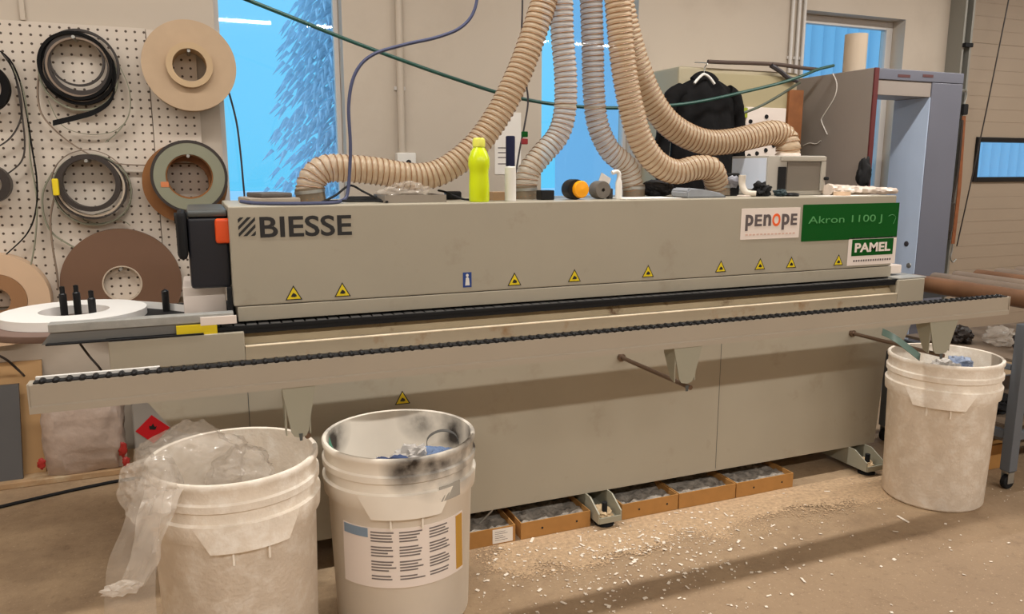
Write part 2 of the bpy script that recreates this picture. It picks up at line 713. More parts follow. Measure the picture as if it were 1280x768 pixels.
def spruce(x, y, hgt, rad, label):
    root = thing('frosted_spruce', label, 'tree', (x, y, 0))
    bm = new()
    lathe(bm, [(.16, 0), (.1, hgt * .5), (.02, hgt)], 10, (x, y, 0))
    obj('trunk', bm, mat('spruce_bark', srgb(120, 110, 110), .9), root)
    bm = new()
    r = random.Random(11)
    z = .5
    while z < hgt - .1:
        k = 1 - z / hgt
        n = 16
        for i in range(n):
            a = 2 * PI * (i + r.random()) / n
            L = rad * (k ** .8) * (.75 + .4 * r.random()) + .1
            d = Vector((math.cos(a), math.sin(a), 0))
            s = Vector((-math.sin(a), math.cos(a), 0))
            base = Vector((x, y, z + .1 * r.random()))
            m_ = 7
            for j in range(m_):                       # drooping twigs on the bough
                t = (j + 1) / m_
                c = base + d * L * t + Vector((0, 0, .12 * math.sin(t * PI) - .22 * t * t * L))
                w = .16 * (1.15 - t) + .05
                for sg in (-1, 1):
                    tip = c + s * sg * w + d * .12 + Vector((0, 0, -.1 - .08 * r.random()))
                    q = [c + d * .035, c - d * .035, tip]
                    up = Vector((0, 0, .03))
                    vv = [bm.verts.new(q_) for q_ in q] + [bm.verts.new(c + up)]
                    for tri in ((0, 1, 2), (0, 2, 3), (1, 3, 2), (0, 3, 1)):
                        bm.faces.new([vv[q_] for q_ in tri])
        z += .13
    obj('foliage', bm, mat('frosted_needles', srgb(228, 234, 242), .9, var=.12, scale=9), root, False)


spruce(2.15, 10.2, 7.5, 1.25, 'tall frost covered spruce outside the leftmost window')

bm = new()
x = 9.5
while x < 22:
    prism(bm, [(x, 14), (x + .3, 14), (x + .3, 13.96), (x + .25, 13.92), (x + .1, 13.92), (x + .05, 13.96)], 'z', -.05, 7)
    x += .34
box(bm, 9.5, 22, 14, 20, -.05, 7)
b_ = obj('clad_hall', bm, mat('pale_cladding', srgb(205, 215, 225), .6))
tag(b_, 'pale building with vertical ribbed cladding outside the upper right window', 'building')

# ================================================================== LIGHTS
wd = bpy.data.worlds.new('winter_sky'); SC.world = wd
wd.use_nodes = True
nt = wd.node_tree
bg = nt.nodes['Background']
tcn = nt.nodes.new('ShaderNodeTexCoord')
sp = nt.nodes.new('ShaderNodeSeparateXYZ')
rp = nt.nodes.new('ShaderNodeValToRGB')
rp.color_ramp.elements[0].position = .0
rp.color_ramp.elements[0].color = (.155, .68, 1.04, 1)
rp.color_ramp.elements[1].position = .6
rp.color_ramp.elements[1].color = (.42, .85, 1.3, 1)
nt.links.new(tcn.outputs['Generated'], sp.inputs[0])
nt.links.new(sp.outputs['Z'], rp.inputs[0])
nt.links.new(rp.outputs[0], bg.inputs['Color'])
bg.inputs['Strength'].default_value = 1.0


def lamp_row(name, y, z, xs, power, w=.16, L=1.45, col=(1, .965, .91)):
    for x in xs:
        ld = bpy.data.lights.new(name, 'AREA')
        ld.shape = 'RECTANGLE'
        ld.size = L
        ld.size_y = w
        ld.energy = power
        ld.color = col
        lo = bpy.data.objects.new(name, ld)
        COL.objects.link(lo)
        lo.location = (x, y, z)


lamp_row('ceiling_tube_light', -1.4, 3.3, (-1.6, .3, 2.2, 4.1, 6.0), 62)
lamp_row('ceiling_tube_light', 2.66, 3.3, (-1.6, .3, 2.2, 4.1, 6.0, 7.9), 36, .10)
SC.view_settings.view_transform = 'Standard'
SC.view_settings.look = 'None'
SC.view_settings.gamma = 1
SC.view_settings.use_curve_mapping = False
SC.view_settings.exposure = 0
# ================================================================== EDGE BANDER
YB = 2.78            # front plane of the base
YH = 2.85            # front plane of the hood
YK = 3.45            # back of the machine
HX0, HX1 = .105, 3.235
ZT = 1.373           # top of the hood
mach = thing('edge_banding_machine', 'long beige edge banding machine with green sign, dust hoses standing on its hood', 'machine', (1.55, 3.1, 0))

# base with the slanted ends, and a slot cut along its upper edge
bm = new()
prism(bm, [(-.12, .62), (.04, .55), (.04, .12), (3.145, .12), (3.175, .6), (3.29, .648), (3.385, .84), (-.27, .84)], 'y', YB, YK)
obj('base_body', bm, M_PAINT, mach, False)
bm = new()
box(bm, -.293, .13, YB - .002, YK, .842, .9438, bev=.004)
obj('infeed_block', bm, M_PAINT, mach)
bm = new()
box(bm, 3.215, 3.395, YB - .002, YK, .842, .958, bev=.004)
obj('outfeed_block', bm, M_PAINT, mach)
bm = new()
prism(bm, [(YB, .842), (YB, .887), (YB + .058, .887), (YB + .058, .842)], 'x', .131, 3.214)
obj('dust_ledge', bm, M_PAINT_DUSTY, mach, False)
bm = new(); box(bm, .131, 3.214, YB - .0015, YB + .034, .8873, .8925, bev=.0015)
obj('ledge_lip', bm, mat('lip_lit_tone', srgb(226, 210, 182), .5, var=.12, scale=25), mach)  # paler than the base paint: overhead light on the lip put into its colour
bm = new()
prism(bm, [(YB + .034, .8875), (YB + .062, .931), (YB + .08, .931), (YB + .08, .8875)], 'x', .131, 3.214)
obj('slot_back', bm, mat('dusty_slot_paint', srgb(186, 168, 136), .7, var=.08, scale=8, dirt=srgb(98, 66, 36), dirt_scale=5, dirt_lo=.6, dirt_hi=.68), mach, False)
# seams scored in the base sheet metal
for x in (.13, 2.16):
    B('panel_seam', M_DARKSTEEL, mach, x - .0012, x + .0012, YB - .0006, YB + .002, .13, .84, smooth=False)

# chain track with its pads
bm = new()
box(bm, -.30, 3.30, YB + .016, YK, .9445, .951)
box(bm, .131, 3.214, YB + .016, YB + .05, .933, .9444)
box(bm, .0, 3.22, YB + .01, YB + .022, .951, .962)
obj('chain_track', bm, M_BLACK, mach, False)
bm = new()
x = .02
r_ = random.Random(3)
while x < 3.2:
    box(bm, x, x + .034, YB + .026, YH + .06, .951, .9575 + r_.random() * .001)
    x += .041
obj('chain_pads', bm, M_PAD, mach, False)
bm = new(); box(bm, 3.22, 3.41, YB + .004, YK - .1, .9585, .967, bev=.002)
obj('outfeed_plate', bm, M_GREYPLATE, mach)

# hood
bm = new()
box(bm, HX0, HX1, YH, YK, 1.022, ZT, bev=.006)
hood = obj('hood', bm, M_PAINT, mach)
bm = new(); box(bm, HX0 + .012, HX1 + .002, YH - .0012, YK - .02, .9665, 1.0198, bev=.003)
obj('hood_skirt', bm, M_PAINT, mach)
bm = new(); box(bm, HX1 + .003, HX1 + .1, YH + .02, YH + .2, .975, 1.02, bev=.006); obj('end_tray', bm, M_SIGNW, mach)

YS = YH - .0003
# maker's logo: striped square and lettering
p0, p1 = at(297, 272, Y=YH), at(320, 295, Y=YH)
bm = new()
n = 5
x0, x1, z1, z0 = p0.x, p1.x, p0.z, p1.z
w, h = x1 - x0, z1 - z0
for k in range(n):
    a = -h + (w + h) * (k + .28) / n
    b = a + (w + h) / n * .52
    poly = []
    # band between the diagonals x - z = a and x - z = b, clipped to the square
    def clip(poly, f):
        out = []
        for i in range(len(poly)):
            P, Q = poly[i], poly[(i + 1) % len(poly)]
            fp, fq = f(P), f(Q)
            if fp >= 0:
                out.append(P)
            if fp * fq < 0:
                t = fp / (fp - fq)
                out.append((P[0] + (Q[0] - P[0]) * t, P[1] + (Q[1] - P[1]) * t))
        return out
    poly = [(0, 0), (w, 0), (w, h), (0, h)]
    poly = clip(poly, lambda q: (q[0] - q[1]) - a)
    poly = clip(poly, lambda q: b - (q[0] - q[1]))
    if len(poly) >= 3:
        prism(bm, [(x0 + q[0], z0 + q[1]) for q in poly], 'y', YS - .0012, YS)
obj('logo_stripes', bm, M_INK, mach, False)['label'] = 'black diagonal logo stripes'
p0, p1 = at(324, 271, Y=YH), at(440, 294, Y=YH)
lg = bpy.data.objects.new('logo_lettering', None); COL.objects.link(lg)
lg.location = (p0.x, YS, p1.z); lg.parent = mach; lg.matrix_parent_inverse = parent_matrix(mach).inverted(); lg['label'] = 'black BIESSE lettering'
fit_word('BIESSE', p0.x, p1.x, p1.z, p0.z, YS, M_INK, lg, bold=.018)


def sign(name, q, m, label, Y=YS):
    a, b = at(*q[:2], Y=YH), at(*q[2:], Y=YH)
    bm = new(); box(bm, a.x, b.x, Y - .0015, Y, b.z, a.z, bev=.0006)
    o = obj(name, bm, m, mach); o['label'] = label
    return o, a.x, b.x, b.z, a.z


YL = YS - .0015
sg, x0, x1, z0, z1 = sign('dealer_sign', (927, 261, 998, 297), M_SIGNW, 'white sign reading penope')
w, h = x1 - x0, z1 - z0
# lettering built letter by letter: low letters share one x-height
adv = .09
for ch, a, b, zb, zt, m in (('p', .07, .20, .28, .80, M_GREYTXT), ('E', .225, .345, .42, .80, M_GREYTXT), ('n', .37, .50, .42, .80, M_GREYTXT),
                            ('O', .52, .66, .40, .82, M_SIGNO), ('p', .685, .815, .28, .80, M_GREYTXT), ('E', .84, .95, .42, .80, M_GREYTXT)):
    fit_text(ch, x0 + w * a, x0 + w * b, z0 + h * zb, z0 + h * zt, YL, m, sg, 'letter', bold=.03)
bm = new()
for k in range(14):
    box(bm, x0 + w * (.08 + k * .062), x0 + w * (.12 + k * .062), YL - .0006, YL, z0 + h * .13, z0 + h * .18)
obj('small_print', bm, M_PINKTXT, sg, False)
sg, x0, x1, z0, z1 = sign('model_sign', (1004, 256, 1120.5, 297), M_GREEN, 'green sign reading Akron 1100 J')
w, h = x1 - x0, z1 - z0
fit_word('Akron 1100 J', x0 + w * .06, x0 + w * .82, z0 + h * .42, z0 + h * .68, YL, M_GREENTXT, sg, bold=-.004)
bm = new()
tube(bm, smooth_path([(x0 + w * .89, YL, z0 + h * .62), (x0 + w * .93, YL, z0 + h * .66), (x0 + w * .97, YL, z0 + h * .58), (x0 + w * .95, YL, z0 + h * .4)], 5), .0008, 6)
obj('sign_flourish', bm, M_GREENTXT, sg)
sg, x0, x1, z0, z1 = sign('company_sign', (1061, 297.5, 1118, 329), M_SIGNW, 'white sign with green PAMEL panel')
w, h = x1 - x0, z1 - z0
g = B('green_panel', M_GREEN, sg, x0 + w * .07, x0 + w * .93, YL - .0008, YL, z0 + h * .34, z0 + h * .93, smooth=False)
fit_word('PAMEL', x0 + w * .13, x0 + w * .87, z0 + h * .47, z0 + h * .80, YL - .0008, M_SIGNW, sg, bold=.03)
bm = new()
for k in range(16):
    box(bm, x0 + w * (.12 + k * .05), x0 + w * (.15 + k * .05), YL - .0006, YL, z0 + h * .13, z0 + h * .2)
obj('small_print', bm, M_GREYTXT, sg, False)


def warning(px, py, s, Y):
    c = at(px, py, Y=Y)
    hh = s * .5
    def tri(k, y0, y1, m, name, par):
        bm = new()
        zc = c.z - hh + (2 * hh) / 3
        P = [(c.x + (a * hh * 1.12) * k, zc + (b - 2 * hh / 3 + hh - hh) * k) for a, b in ((-1, 0), (1, 0), (0, 2 * hh))]
        prism(bm, P, 'y', y0, y1)
        return obj(name, bm, m, par, False)
    y = Y - .0003
    st = tri(1, y - .0008, y, M_INK, 'warning_sticker', mach)
    st['label'] = 'yellow triangular warning sticker'
    tri(.8, y - .0013, y - .0008, M_YELLOW, 'yellow_field', st)
    bm = new()
    zc = c.z - hh + 2 * hh / 3 - .08 * hh
    prism(bm, [(c.x - .38 * hh, zc - .12 * hh), (c.x + .1 * hh, zc - .2 * hh), (c.x + .42 * hh, zc - .1 * hh), (c.x + .3 * hh, zc + .18 * hh), (c.x - .02 * hh, zc + .4 * hh), (c.x - .2 * hh, zc + .2 * hh)], 'y', y - .0017, y - .0013)
    obj('symbol', bm, M_INK, st, False)


for q in ((367, 366), (428, 362), (643, 349), (718, 344.5), (810, 339), (901, 333), (950, 330), (989, 328), (1048, 325)):
    warning(q[0], q[1], .054, YH)
warning(503, 497, .054, YB)
c = at(584, 350, Y=YH)
bm = new(); box(bm, c.x - .018, c.x + .018, YS - .001, YS, c.z - .03, c.z + .03, bev=.0005)
st = obj('information_sticker', bm, M_BLUE, mach); st['label'] = 'blue sticker with a white figure'
bm = new()
prism(bm, [(c.x - .009, c.z - .022), (c.x + .01, c.z - .022), (c.x + .007, c.z + .006), (c.x + .002, c.z + .012), (c.x - .006, c.z + .008)], 'y', YS - .0015, YS - .001)
lathe(bm, [(0, -.0015), (.006, -.0015), (.006, -.001), (0, -.001)], 12, (c.x, YS, c.z + .018), 'y')
obj('symbol', bm, M_WHITE, st, False)

# ------ infeed end: guide profile, control end, coil magazine
bm = new()
box(bm, -.46, .10, 2.79, 2.84, .984, 1.012, bev=.002)
box(bm, -.45, .10, 2.84, 2.95, .984, .990, bev=.001)
obj('infeed_fence', bm, M_GREYPLATE, mach)
bm = new()
prism(bm, [(-.485, .945), (.0, .945), (.0, .983), (-.455, .983)], 'y', 2.80, 2.86)
obj('fence_backing', bm, mat('fence_mid_grey', srgb(122, 122, 120), .45, .3), mach, False)
bm = new(); box(bm, -.47, .0, YB - .004, 2.83, .945, .9495); obj('fence_foot_plate', bm, M_BLACK, mach)
a, b = at(220, 408, Y=2.789), at(272, 417, Y=2.789)
bm = new(); box(bm, a.x, b.x, 2.786, 2.7998, b.z, a.z, bev=.001)
obj('yellow_label', bm, M_YELLOW, mach)['label'] = 'yellow adhesive label'
a, b = at(250, 397, Y=2.79), at(296, 404, Y=2.79)
bm = new(); box(bm, a.x, b.x, 2.784, 2.79, b.z, a.z, bev=.001); obj('scale_strip', bm, M_SIGNW, mach)

bm = new()
box(bm, -.03, .104, 2.9, 3.38, 1.085, 1.335, bev=.012)
ce = obj('control_end_box', bm, mat('dark_navy_cover', srgb(22, 24, 34), .4), mach)
bm = new()
box(bm, -.065, -.031, 2.86, 3.1, 1.19, 1.36, bev=.02)
obj('rubber_bumper', bm, M_BLACK, ce)
bm = new()
box(bm, -.028, .104, 2.9, 3.38, 1.336, 1.362, bev=.008)
obj('cover_lid', bm, M_DARKSTEEL, ce)


def knob(c, r, name, par):
    bm = new()
    lathe(bm, [(r * .6, 0), (r * .62, -.012), (r, -.016), (r * 1.02, -.034), (r * .85, -.042), (0, -.044)], 14, c, 'y')
    obj(name, bm, M_ORANGE, par)['label'] = 'orange knob'


q = at(277, 288, Y=2.9)
bm = new(); box(bm, q.x - .022, q.x + .03, 2.875, 2.9, q.z - .045, q.z + .042, bev=.01)
obj('emergency_knob', bm, M_ORANGE, ce)['label'] = 'orange knob'
q = at(246, 340, Y=2.93)
bm = new()
lathe(bm, [(0, -.05), (.024, -.048), (.024, -.015), (.014, -.01), (.014, .06)], 14, (q.x + .03, 2.93, q.z), 'x')
obj('feed_knob', bm, M_ORANGE, ce)['label'] = 'orange knob'
bm = new(); box(bm, .085, .103, 2.86, 2.885, .99, 1.09, bev=.004); obj('black_catch', bm, M_BLACK, mach)
bm = new()
box(bm, -.06, .085, 2.98, 3.3, .952, 1.083, bev=.006)
obj('feed_housing', bm, M_SIGNW, mach)
# bar end poking out above the bumper
bm = new()
a = at(218, 272, Y=3.4); b_ = at(250, 268, Y=3.4)
lathe(bm, [(.0, a.x), (.022, a.x), (.022, -.03), (0, -.03)], 14, (0, 3.36, a.z), 'x')
obj('black_handle', bm, M_BLACK, ce)

# round coil magazine
cx, cy, cz = -.445, 3.26, .945
bm = new()
lathe(bm, [(0, -.028), (.30, -.028), (.305, -.022), (.305, -.004), (.30, 0), (0, 0)], 64, (cx, cy, cz))
mag = obj('coil_table', bm, mat('brown_laminate', srgb(120, 98, 88), .5), mach)
for px, py, zt in ((80, 386, 360), (97, 384, 358), (116, 392, 361)):
    q = at(px, py, Z=cz + .03)
    bm = new()
    lathe(bm, [(.013, cz), (.0135, cz + .085), (.009, cz + .09), (.009, cz + .115), (0, cz + .118)], 14, (q.x, q.y, 0))
    obj('coil_pin', bm, M_BLACKG, mag)
q = at(203, 368, Z=cz)
bm = new(); lathe(bm, [(.013, cz), (.0135, cz + .085), (.009, cz + .09), (0, cz + .095)], 14, (-.13, 3.27, 0)); obj('coil_pin', bm, M_BLACKG, mag)
bm = new(); box(bm, -.29, .0, 3.2, 3.3, .905, .9165); obj('table_arm', bm, M_DARKSTEEL, mag)

bm = new()
ring(bm, .118, .247, .001, .034, (cx, cy, cz), 'z', 72)
coil = obj('edge_band_coil', bm, M_WHITEBAND)
tag(coil, 'white coil of edge band lying on the round table at the left', 'coil')
bm = new()
band(bm, smooth_path([(cx + .2, cy + .145, cz + .018), (cx + .3, cy + .06, cz + .018), (cx + .42, cy - .1, cz + .02), (-.0, 2.965, cz + .028)], 8), (0, 0, 1), .03, .003)
obj('band_end', bm, M_WHITEBAND, coil)

# ------ feet
for x in (.25, 1.537, 3.03):
    bm = new()
    t = .006
    for s in (-.056, .05):
        prism(bm, [(2.66, .03), (2.66, .075), (2.74, .1195), (2.95, .1195), (2.95, .03)], 'x', x + s, x + s + t)
    box(bm, x - .05, x + .05, 2.66, 2.95, .03, .037)
    box(bm, x - .05, x + .05, 2.657, 2.663, .03, .055)
    ft = obj('machine_foot', bm, M_BRACKET, mach, False)
    bm = new()
    lathe(bm, [(.04, 0), (.042, .008), (.03, .018), (.012, .022), (.012, .10), (0, .10)], 20, (x, 2.71, 0))
    obj('levelling_pad', bm, M_BLACK, ft)
    bm = new()
    crumple_bm(bm, (x, 2.74, .042), (.046, .06, .026), x, .3, 4, 3, floor=.0375)
    obj('sawdust', bm, mat('sawdust_pale', srgb(198, 172, 136), .95, var=.12, scale=60), ft)['kind'] = 'stuff'
for x0, x1, y0 in ((.05, .3, 2.95), (3.0, 3.13, 3.3)):
    B('base_plinth', M_BLACK, mach, x0, x1, y0, y0 + .05, 0, .1195, smooth=False)

# ------ extendable support rail in front
YR = 2.27
RX0, RX1 = -.432, 3.30
bm = new()
prism(bm, [(YR, .890), (YR, .944), (YR + .003, .948), (YR + .045, .948), (YR + .045, .91), (YR + .085, .9), (YR + .085, .868), (YR - .004, .868), (YR - .004, .886)], 'x', RX0, RX1)
rail = obj('support_rail', bm, M_RAIL, mach, False)
for xx in (RX0 - .004, RX1):
    bm = new(); box(bm, xx, xx + .004, YR - .004, YR + .045, .868, .948); obj('end_cap', bm, M_RAIL, rail, False)
bm = new()
box(bm, RX0 + .01, RX1 - .01, YR + .0008, YR + .042, .9482, .9508)
obj('roller_channel', bm, M_BLACK, rail, False)
bm = new()
box(bm, RX0 + .012, -.12, YR + .028, YR + .040, .9509, .9595, bev=.001)
obj('white_guide_strip', bm, M_WHITE, rail)
proto = None
pitch = .0312
N = int((RX1 - RX0 - .04) / pitch)
rest = new()
for i in range(N):
    x = RX0 + .03 + i * pitch
    if i >= 100:
        lathe(rest, [(0, -.014), (.007, -.012), (.0082, -.0105), (.0082, .0105), (.007, .012), (0, .014)], 10, (x, YR + .0135, .951), 'y')
        continue
    if proto is None:
        bm = new()
        lathe(bm, [(0, -.014), (.007, -.012), (.0082, -.0105), (.0082, .0105), (.007, .012), (0, .014)], 10, (0, 0, 0), 'y')
        proto = obj('roller', bm, M_BLACKG, rail)
        o = proto
    else:
        o = proto.copy(); COL.objects.link(o)
    o.location = (x, YR + .0135, .951)
o = obj('roller', rest, M_BLACKG, rail); o['kind'] = 'stuff'
YF = 2.27
for q in ((352, 397, 484, 545), (843, 876, 431, 478), (1163, 1194, 400, 441)):
    a, b = at(q[0], q[2], Y=YF), at(q[1], q[3], Y=YF)
    x0, x1, zb = a.x, b.x, b.z
    w = x1 - x0
    bm = new()
    zt = .8675
    f = [(x0, zt), (x1, zt), (x1 - w * .26, zb + .02), (x1 - w * .33, zb + .006), (x1 - w * .5, zb), (x0 + w * .3, zb + .006), (x0 + w * .22, zb + .02)]
    prism(bm, f, 'y', YF, YF + .004)
    prism(bm, [(YF + .004, zt), (YF + .075, zt), (YF + .075, zt - .03), (YF + .03, zb + .02), (YF + .004, zb + .01)], 'x', x0 + w * .06, x0 + w * .06 + .004)
    prism(bm, [(YF + .004, zt), (YF + .075, zt), (YF + .075, zt - .03), (YF + .03, zb + .02), (YF + .004, zb + .01)], 'x', x1 - w * .22, x1 - w * .22 + .004)
    br = obj('rail_bracket', bm, M_BRACKET, rail, False)
    bm = new()
    zr = .712
    prism(bm, [(x0 + w * .46, zr - .01), (x0 + w * .54, zr - .01), (x0 + w * .56, zr + .012), (x0 + w * .44, zr + .012)], 'y', YF - .0015, YF - .0002)
    obj('bracket_slot', bm, M_DARKSTEEL, br, False)
    xr = x0 + w * .5
    bm = new()
    lathe(bm, [(0, YF + .004), (.009, YF + .004), (.009, YB), (0, YB)], 14, (xr + .02, 0, zr), 'y')
    lathe(bm, [(.009, YB - .016), (.017, YB - .014), (.017, YB), (.009, YB)], 16, (xr + .02, 0, zr), 'y', close=True)
    obj('support_rod', bm, mat('worn_steel_rod', srgb(120, 100, 85), .35, .8), rail)
# ================================================================== HOSES
M_HOSE = film('amber_hose_film', srgb(226, 204, 174), .26, .28, .4)
M_HOSEP = film('pale_hose_film', srgb(232, 222, 206), .36, .25, .45)
M_WIRE = mat('hose_wire_coil', srgb(140, 102, 66), .4)


def hose(path, r, label, collar=None, film_=None, pitch=.0225):
    pts = resample(smooth_path(path, 14), .0056)
    lo = min(pts, key=lambda q: q.z)
    root = thing('dust_hose', label, 'hose', pts[0], 'dust hoses above the machine')
    bm = new()
    s = [0.]

    def rad(i):
        d = i * .0056
        return r + r * .05 * math.cos(2 * PI * d / pitch)
    tube(bm, pts, rad, 22, cap=False)
    obj('hose_wall', bm, film_ or M_HOSE, root, angle=80)
    fr = frames(pts)
    hel = []
    K = 16
    tot = (len(pts) - 1) * .0056
    turns = int(tot / pitch)
    for i in range(turns * K):
        d = i / K * pitch
        j = min(int(d / .0056), len(pts) - 2)
        t = d / .0056 - j
        p = fr[j][0].lerp(fr[j + 1][0], t)
        n_, b_ = fr[j][2], fr[j][3]
        a = 2 * PI * i / K
        hel.append(p + (n_ * math.cos(a) + b_ * math.sin(a)) * (r * 1.035))
    bm = new()
    tube(bm, hel, r * .04, 5)
    obj('wire_coil', bm, M_WIRE, root)
    if collar:
        bm = new()
        c = Vector(pts[0])
        t = (pts[1] - pts[0]).normalized()
        tube(bm, [c + t * d for d in (-.002, .03, .055)], r * 1.06, 28)
        cf = obj('hose_cuff', bm, M_HOSECUFF, root)
        bm = new()
        tube(bm, [c + t * d for d in (.034, .046)], r * 1.1, 28)
        obj('clamp_band', bm, M_STEEL, cf)
    return root


M_HOSECUFF = mat('brown_grey_cuff', srgb(112, 98, 80), .5, var=.1, scale=30)


def hp(Y, *pp):
    out = []
    for q in pp:
        out.append(at(q[0], q[1], Y=q[2] if len(q) > 2 else Y))
    return out


def up(pts):
    """carry the hose on to the ceiling"""
    d = (pts[-1] - pts[-2])
    d.normalize()
    k = (ZC - .02 - pts[-1].z) / max(d.z, .3)
    return pts + [pts[-1] + d * (k * .5), pts[-1] + d * k]


def base(px, Y, dz=.0):
    q = at(px, 245, Y=Y)
    return Vector((q.x, Y, ZT + .003 + dz))


h1 = [base(389, 3.1), base(388, 3.1, .05)] + hp(3.1, (393, 221), (408, 211), (436, 211), (470, 214), (520, 221), (555, 213), (592, 185), (622, 145), (645, 100), (661, 60), (681, 0), (693, -40))
hose(up(h1), .053, 'amber ribbed hose curving out to the left end of the hood', True)
h2 = [base(657, 3.1), base(657, 3.1, .04)] + hp(3.1, (661, 215), (676, 195), (697, 170), (706, 140), (707, 95), (703, 45), (702, 0), (703, -40))
hose(up(h2), .048, 'pale ribbed hose left of the window, bending left behind the navy capped tube', True, M_HOSEP)
h3 = [base(792, 3.15), base(791, 3.15, .04)] + hp(3.15, (783, 208), (762, 188), (747, 155), (742, 110), (741, 60), (739, 0), (738, -40))
hose(up(h3), .048, 'pale ribbed hose right of the window gap, ending at the black pouch', True, M_HOSEP)
h4 = [base(897, 3.12), base(896, 3.12, .04)] + hp(3.1, (889, 212), (869, 210), (845, 215), (822, 205), (804, 182), (793, 152), (783, 105), (777, 60), (772, 0), (769, -40))
hose(up(h4), .055, 'ribbed hose with the low U bend, its end above the grey folded sheets', True)
h5 = [at(985, 190, Y=3.25), at(985, 183, Y=3.25)] + hp(3.27, (981, 172), (966, 166), (940, 171), (912, 177), (884, 178), (857, 169), (832, 151), (812, 122), (797, 85), (785, 45), (775, 0), (768, -40))
hose(up(h5), .06, 'uppermost ribbed hose reaching right to the grey screened box', False)

# ================================================================== BUCKETS
ZR = .62


def bucket(cx, cy, rt, rb, label, face, m, H=.62):
    root = thing('plastic_bucket', label, 'bucket', (cx, cy, 0), 'large round waste buckets')
    bm = new()
    t = .006
    D = H - .62
    w = lambda z: rb + (rt - rb) * (z + D) / H
    rim = [(w(.44), .44), (w(.45) + .012, .45), (w(.5) + .014, .50), (w(.505) + .004, .505), (w(.535) + .004, .535), (w(.54) + .011, .54),
           (w(.56) + .011, .56), (w(.565) + .004, .565), (w(.595) + .003, .595), (w(.6) + .008, .602), (w(.62) + .008, .616), (w(.62) + .004, .62), (w(.62) - t, .618), (w(.5) - t, .5)]
    prof = [(0, 0), (rb - .012, 0), (rb, .012)] + [(r, z + D) for r, z in rim] + [(rb + .001 - t, .05), (rb - .03, .012), (0, .012)]
    lathe(bm, prof, 72, (cx, cy, 0))
    obj('shell', bm, m, root, angle=50)
    for k, f in enumerate((face, face + PI)):
        bm = new()
        sector(bm, (cx, cy, 0), w(.45) + .006, w(.45) + .019, f - .62, f + .62, .425 + D, .502 + D, 20, .3)
        for s in (-.2, .2):
            sector(bm, (cx, cy, 0), w(.4), w(.4) + .011, f + s - .012, f + s + .012, .385 + D, .43 + D, 2)
        obj('handle_lug', bm, m, root)
    return root


bk = bucket(.057, 2.33, .2365, .220, 'dusty white bucket at the left with clear plastic film over its rim', math.atan2(-2.33, .25), M_BUCKET, .668)

# middle bucket: soot smears near its rim
CM = (.585, 2.43)
m = M_BUCKET_CLEAN.copy(); m.name = 'sooty_white_plastic'
nt = m.node_tree
pb = nt.nodes['Principled BSDF']
src = pb.inputs['Base Color'].links[0].from_socket
tc = nt.nodes.new('ShaderNodeTexCoord')
nz = nt.nodes.new('ShaderNodeTexNoise'); nz.inputs['Scale'].default_value = 9; nz.inputs['Detail'].default_value = 6
nt.links.new(tc.outputs['Object'], nz.inputs['Vector'])
prev = None
for c, R in (((.56, 2.19, .60), .10), ((.64, 2.20, .59), .12), ((.74, 2.26, .60), .13), ((.81, 2.37, .59), .10), ((.72, 2.63, .6), .10), ((.80, 2.52, .58), .10), ((.40, 2.56, .60), .10)):
    d = nt.nodes.new('ShaderNodeVectorMath'); d.operation = 'DISTANCE'
    nt.links.new(tc.outputs['Object'], d.inputs[0]); d.inputs[1].default_value = c
    mr = nt.nodes.new('ShaderNodeMapRange'); mr.inputs['From Min'].default_value = R; mr.inputs['From Max'].default_value = R * .15
    nt.links.new(d.outputs['Value'], mr.inputs['Value'])
    if prev is None:
        prev = mr.outputs['Result']
    else:
        mxx = nt.nodes.new('ShaderNodeMath'); mxx.operation = 'MAXIMUM'
        nt.links.new(prev, mxx.inputs[0]); nt.links.new(mr.outputs['Result'], mxx.inputs[1]); prev = mxx.outputs[0]
mm = nt.nodes.new('ShaderNodeMath'); mm.operation = 'MULTIPLY_ADD'
nt.links.new(nz.outputs['Fac'], mm.inputs[0]); mm.inputs[1].default_value = 3.4
mm.inputs[2].default_value = -.85
m2 = nt.nodes.new('ShaderNodeMath'); m2.operation = 'MULTIPLY'; m2.use_clamp = True
nt.links.new(mm.outputs[0], m2.inputs[0]); nt.links.new(prev, m2.inputs[1])
mx = nt.nodes.new('ShaderNodeMix'); mx.data_type = 'RGBA'
nt.links.new(m2.outputs[0], mx.inputs['Factor']); nt.links.new(src, mx.inputs['A']); mx.inputs['B'].default_value = srgb(45, 38, 34)
nt.links.new(mx.outputs['Result'], pb.inputs['Base Color'])
faceM = math.atan2(-2.43, -.42)
bk = bucket(CM[0], CM[1], .246, .225, 'off-white bucket with printed label and soot marked rim', faceM, m, .632)
# label with columns of small print
wl = lambda z: .225 + .021 * z / .632 + .0008
fl = faceM + .04
bm = new(); sector(bm, (*CM, 0), wl(.20), wl(.40) + .0008, fl - .98, fl + .86, .20, .40, 40)
lab = obj('label_sheet', bm, M_SIGNW, bk)
bm = new(); sector(bm, (*CM, 0), wl(.38), wl(.4) + .0022, fl - .95, fl - .56, .368, .398, 10); obj('blue_strip', bm, mat('label_blue_grey', srgb(130, 150, 170), .6), lab)
bm = new(); sector(bm, (*CM, 0), wl(.38), wl(.4) + .0022, fl + .70, fl + .84, .21, .395, 8); obj('ochre_strip', bm, mat('label_ochre', srgb(196, 148, 60), .6), lab)
bm = new()
rr = random.Random(5)
for c0 in (-.52, -.14, .26):
    z = .385
    k = 0
    while z > .222:
        if k % 5 != 4:
            L = (.3 if k % 4 else .34) * (.75 + .25 * rr.random())
            sector(bm, (*CM, 0), wl(z), wl(.4) + .0022, fl + c0, fl + c0 + L, z, z + .0042, 8)
        z -= .0098
        k += 1
obj('printed_lines', bm, mat('label_print', srgb(120, 112, 108), .7), lab)
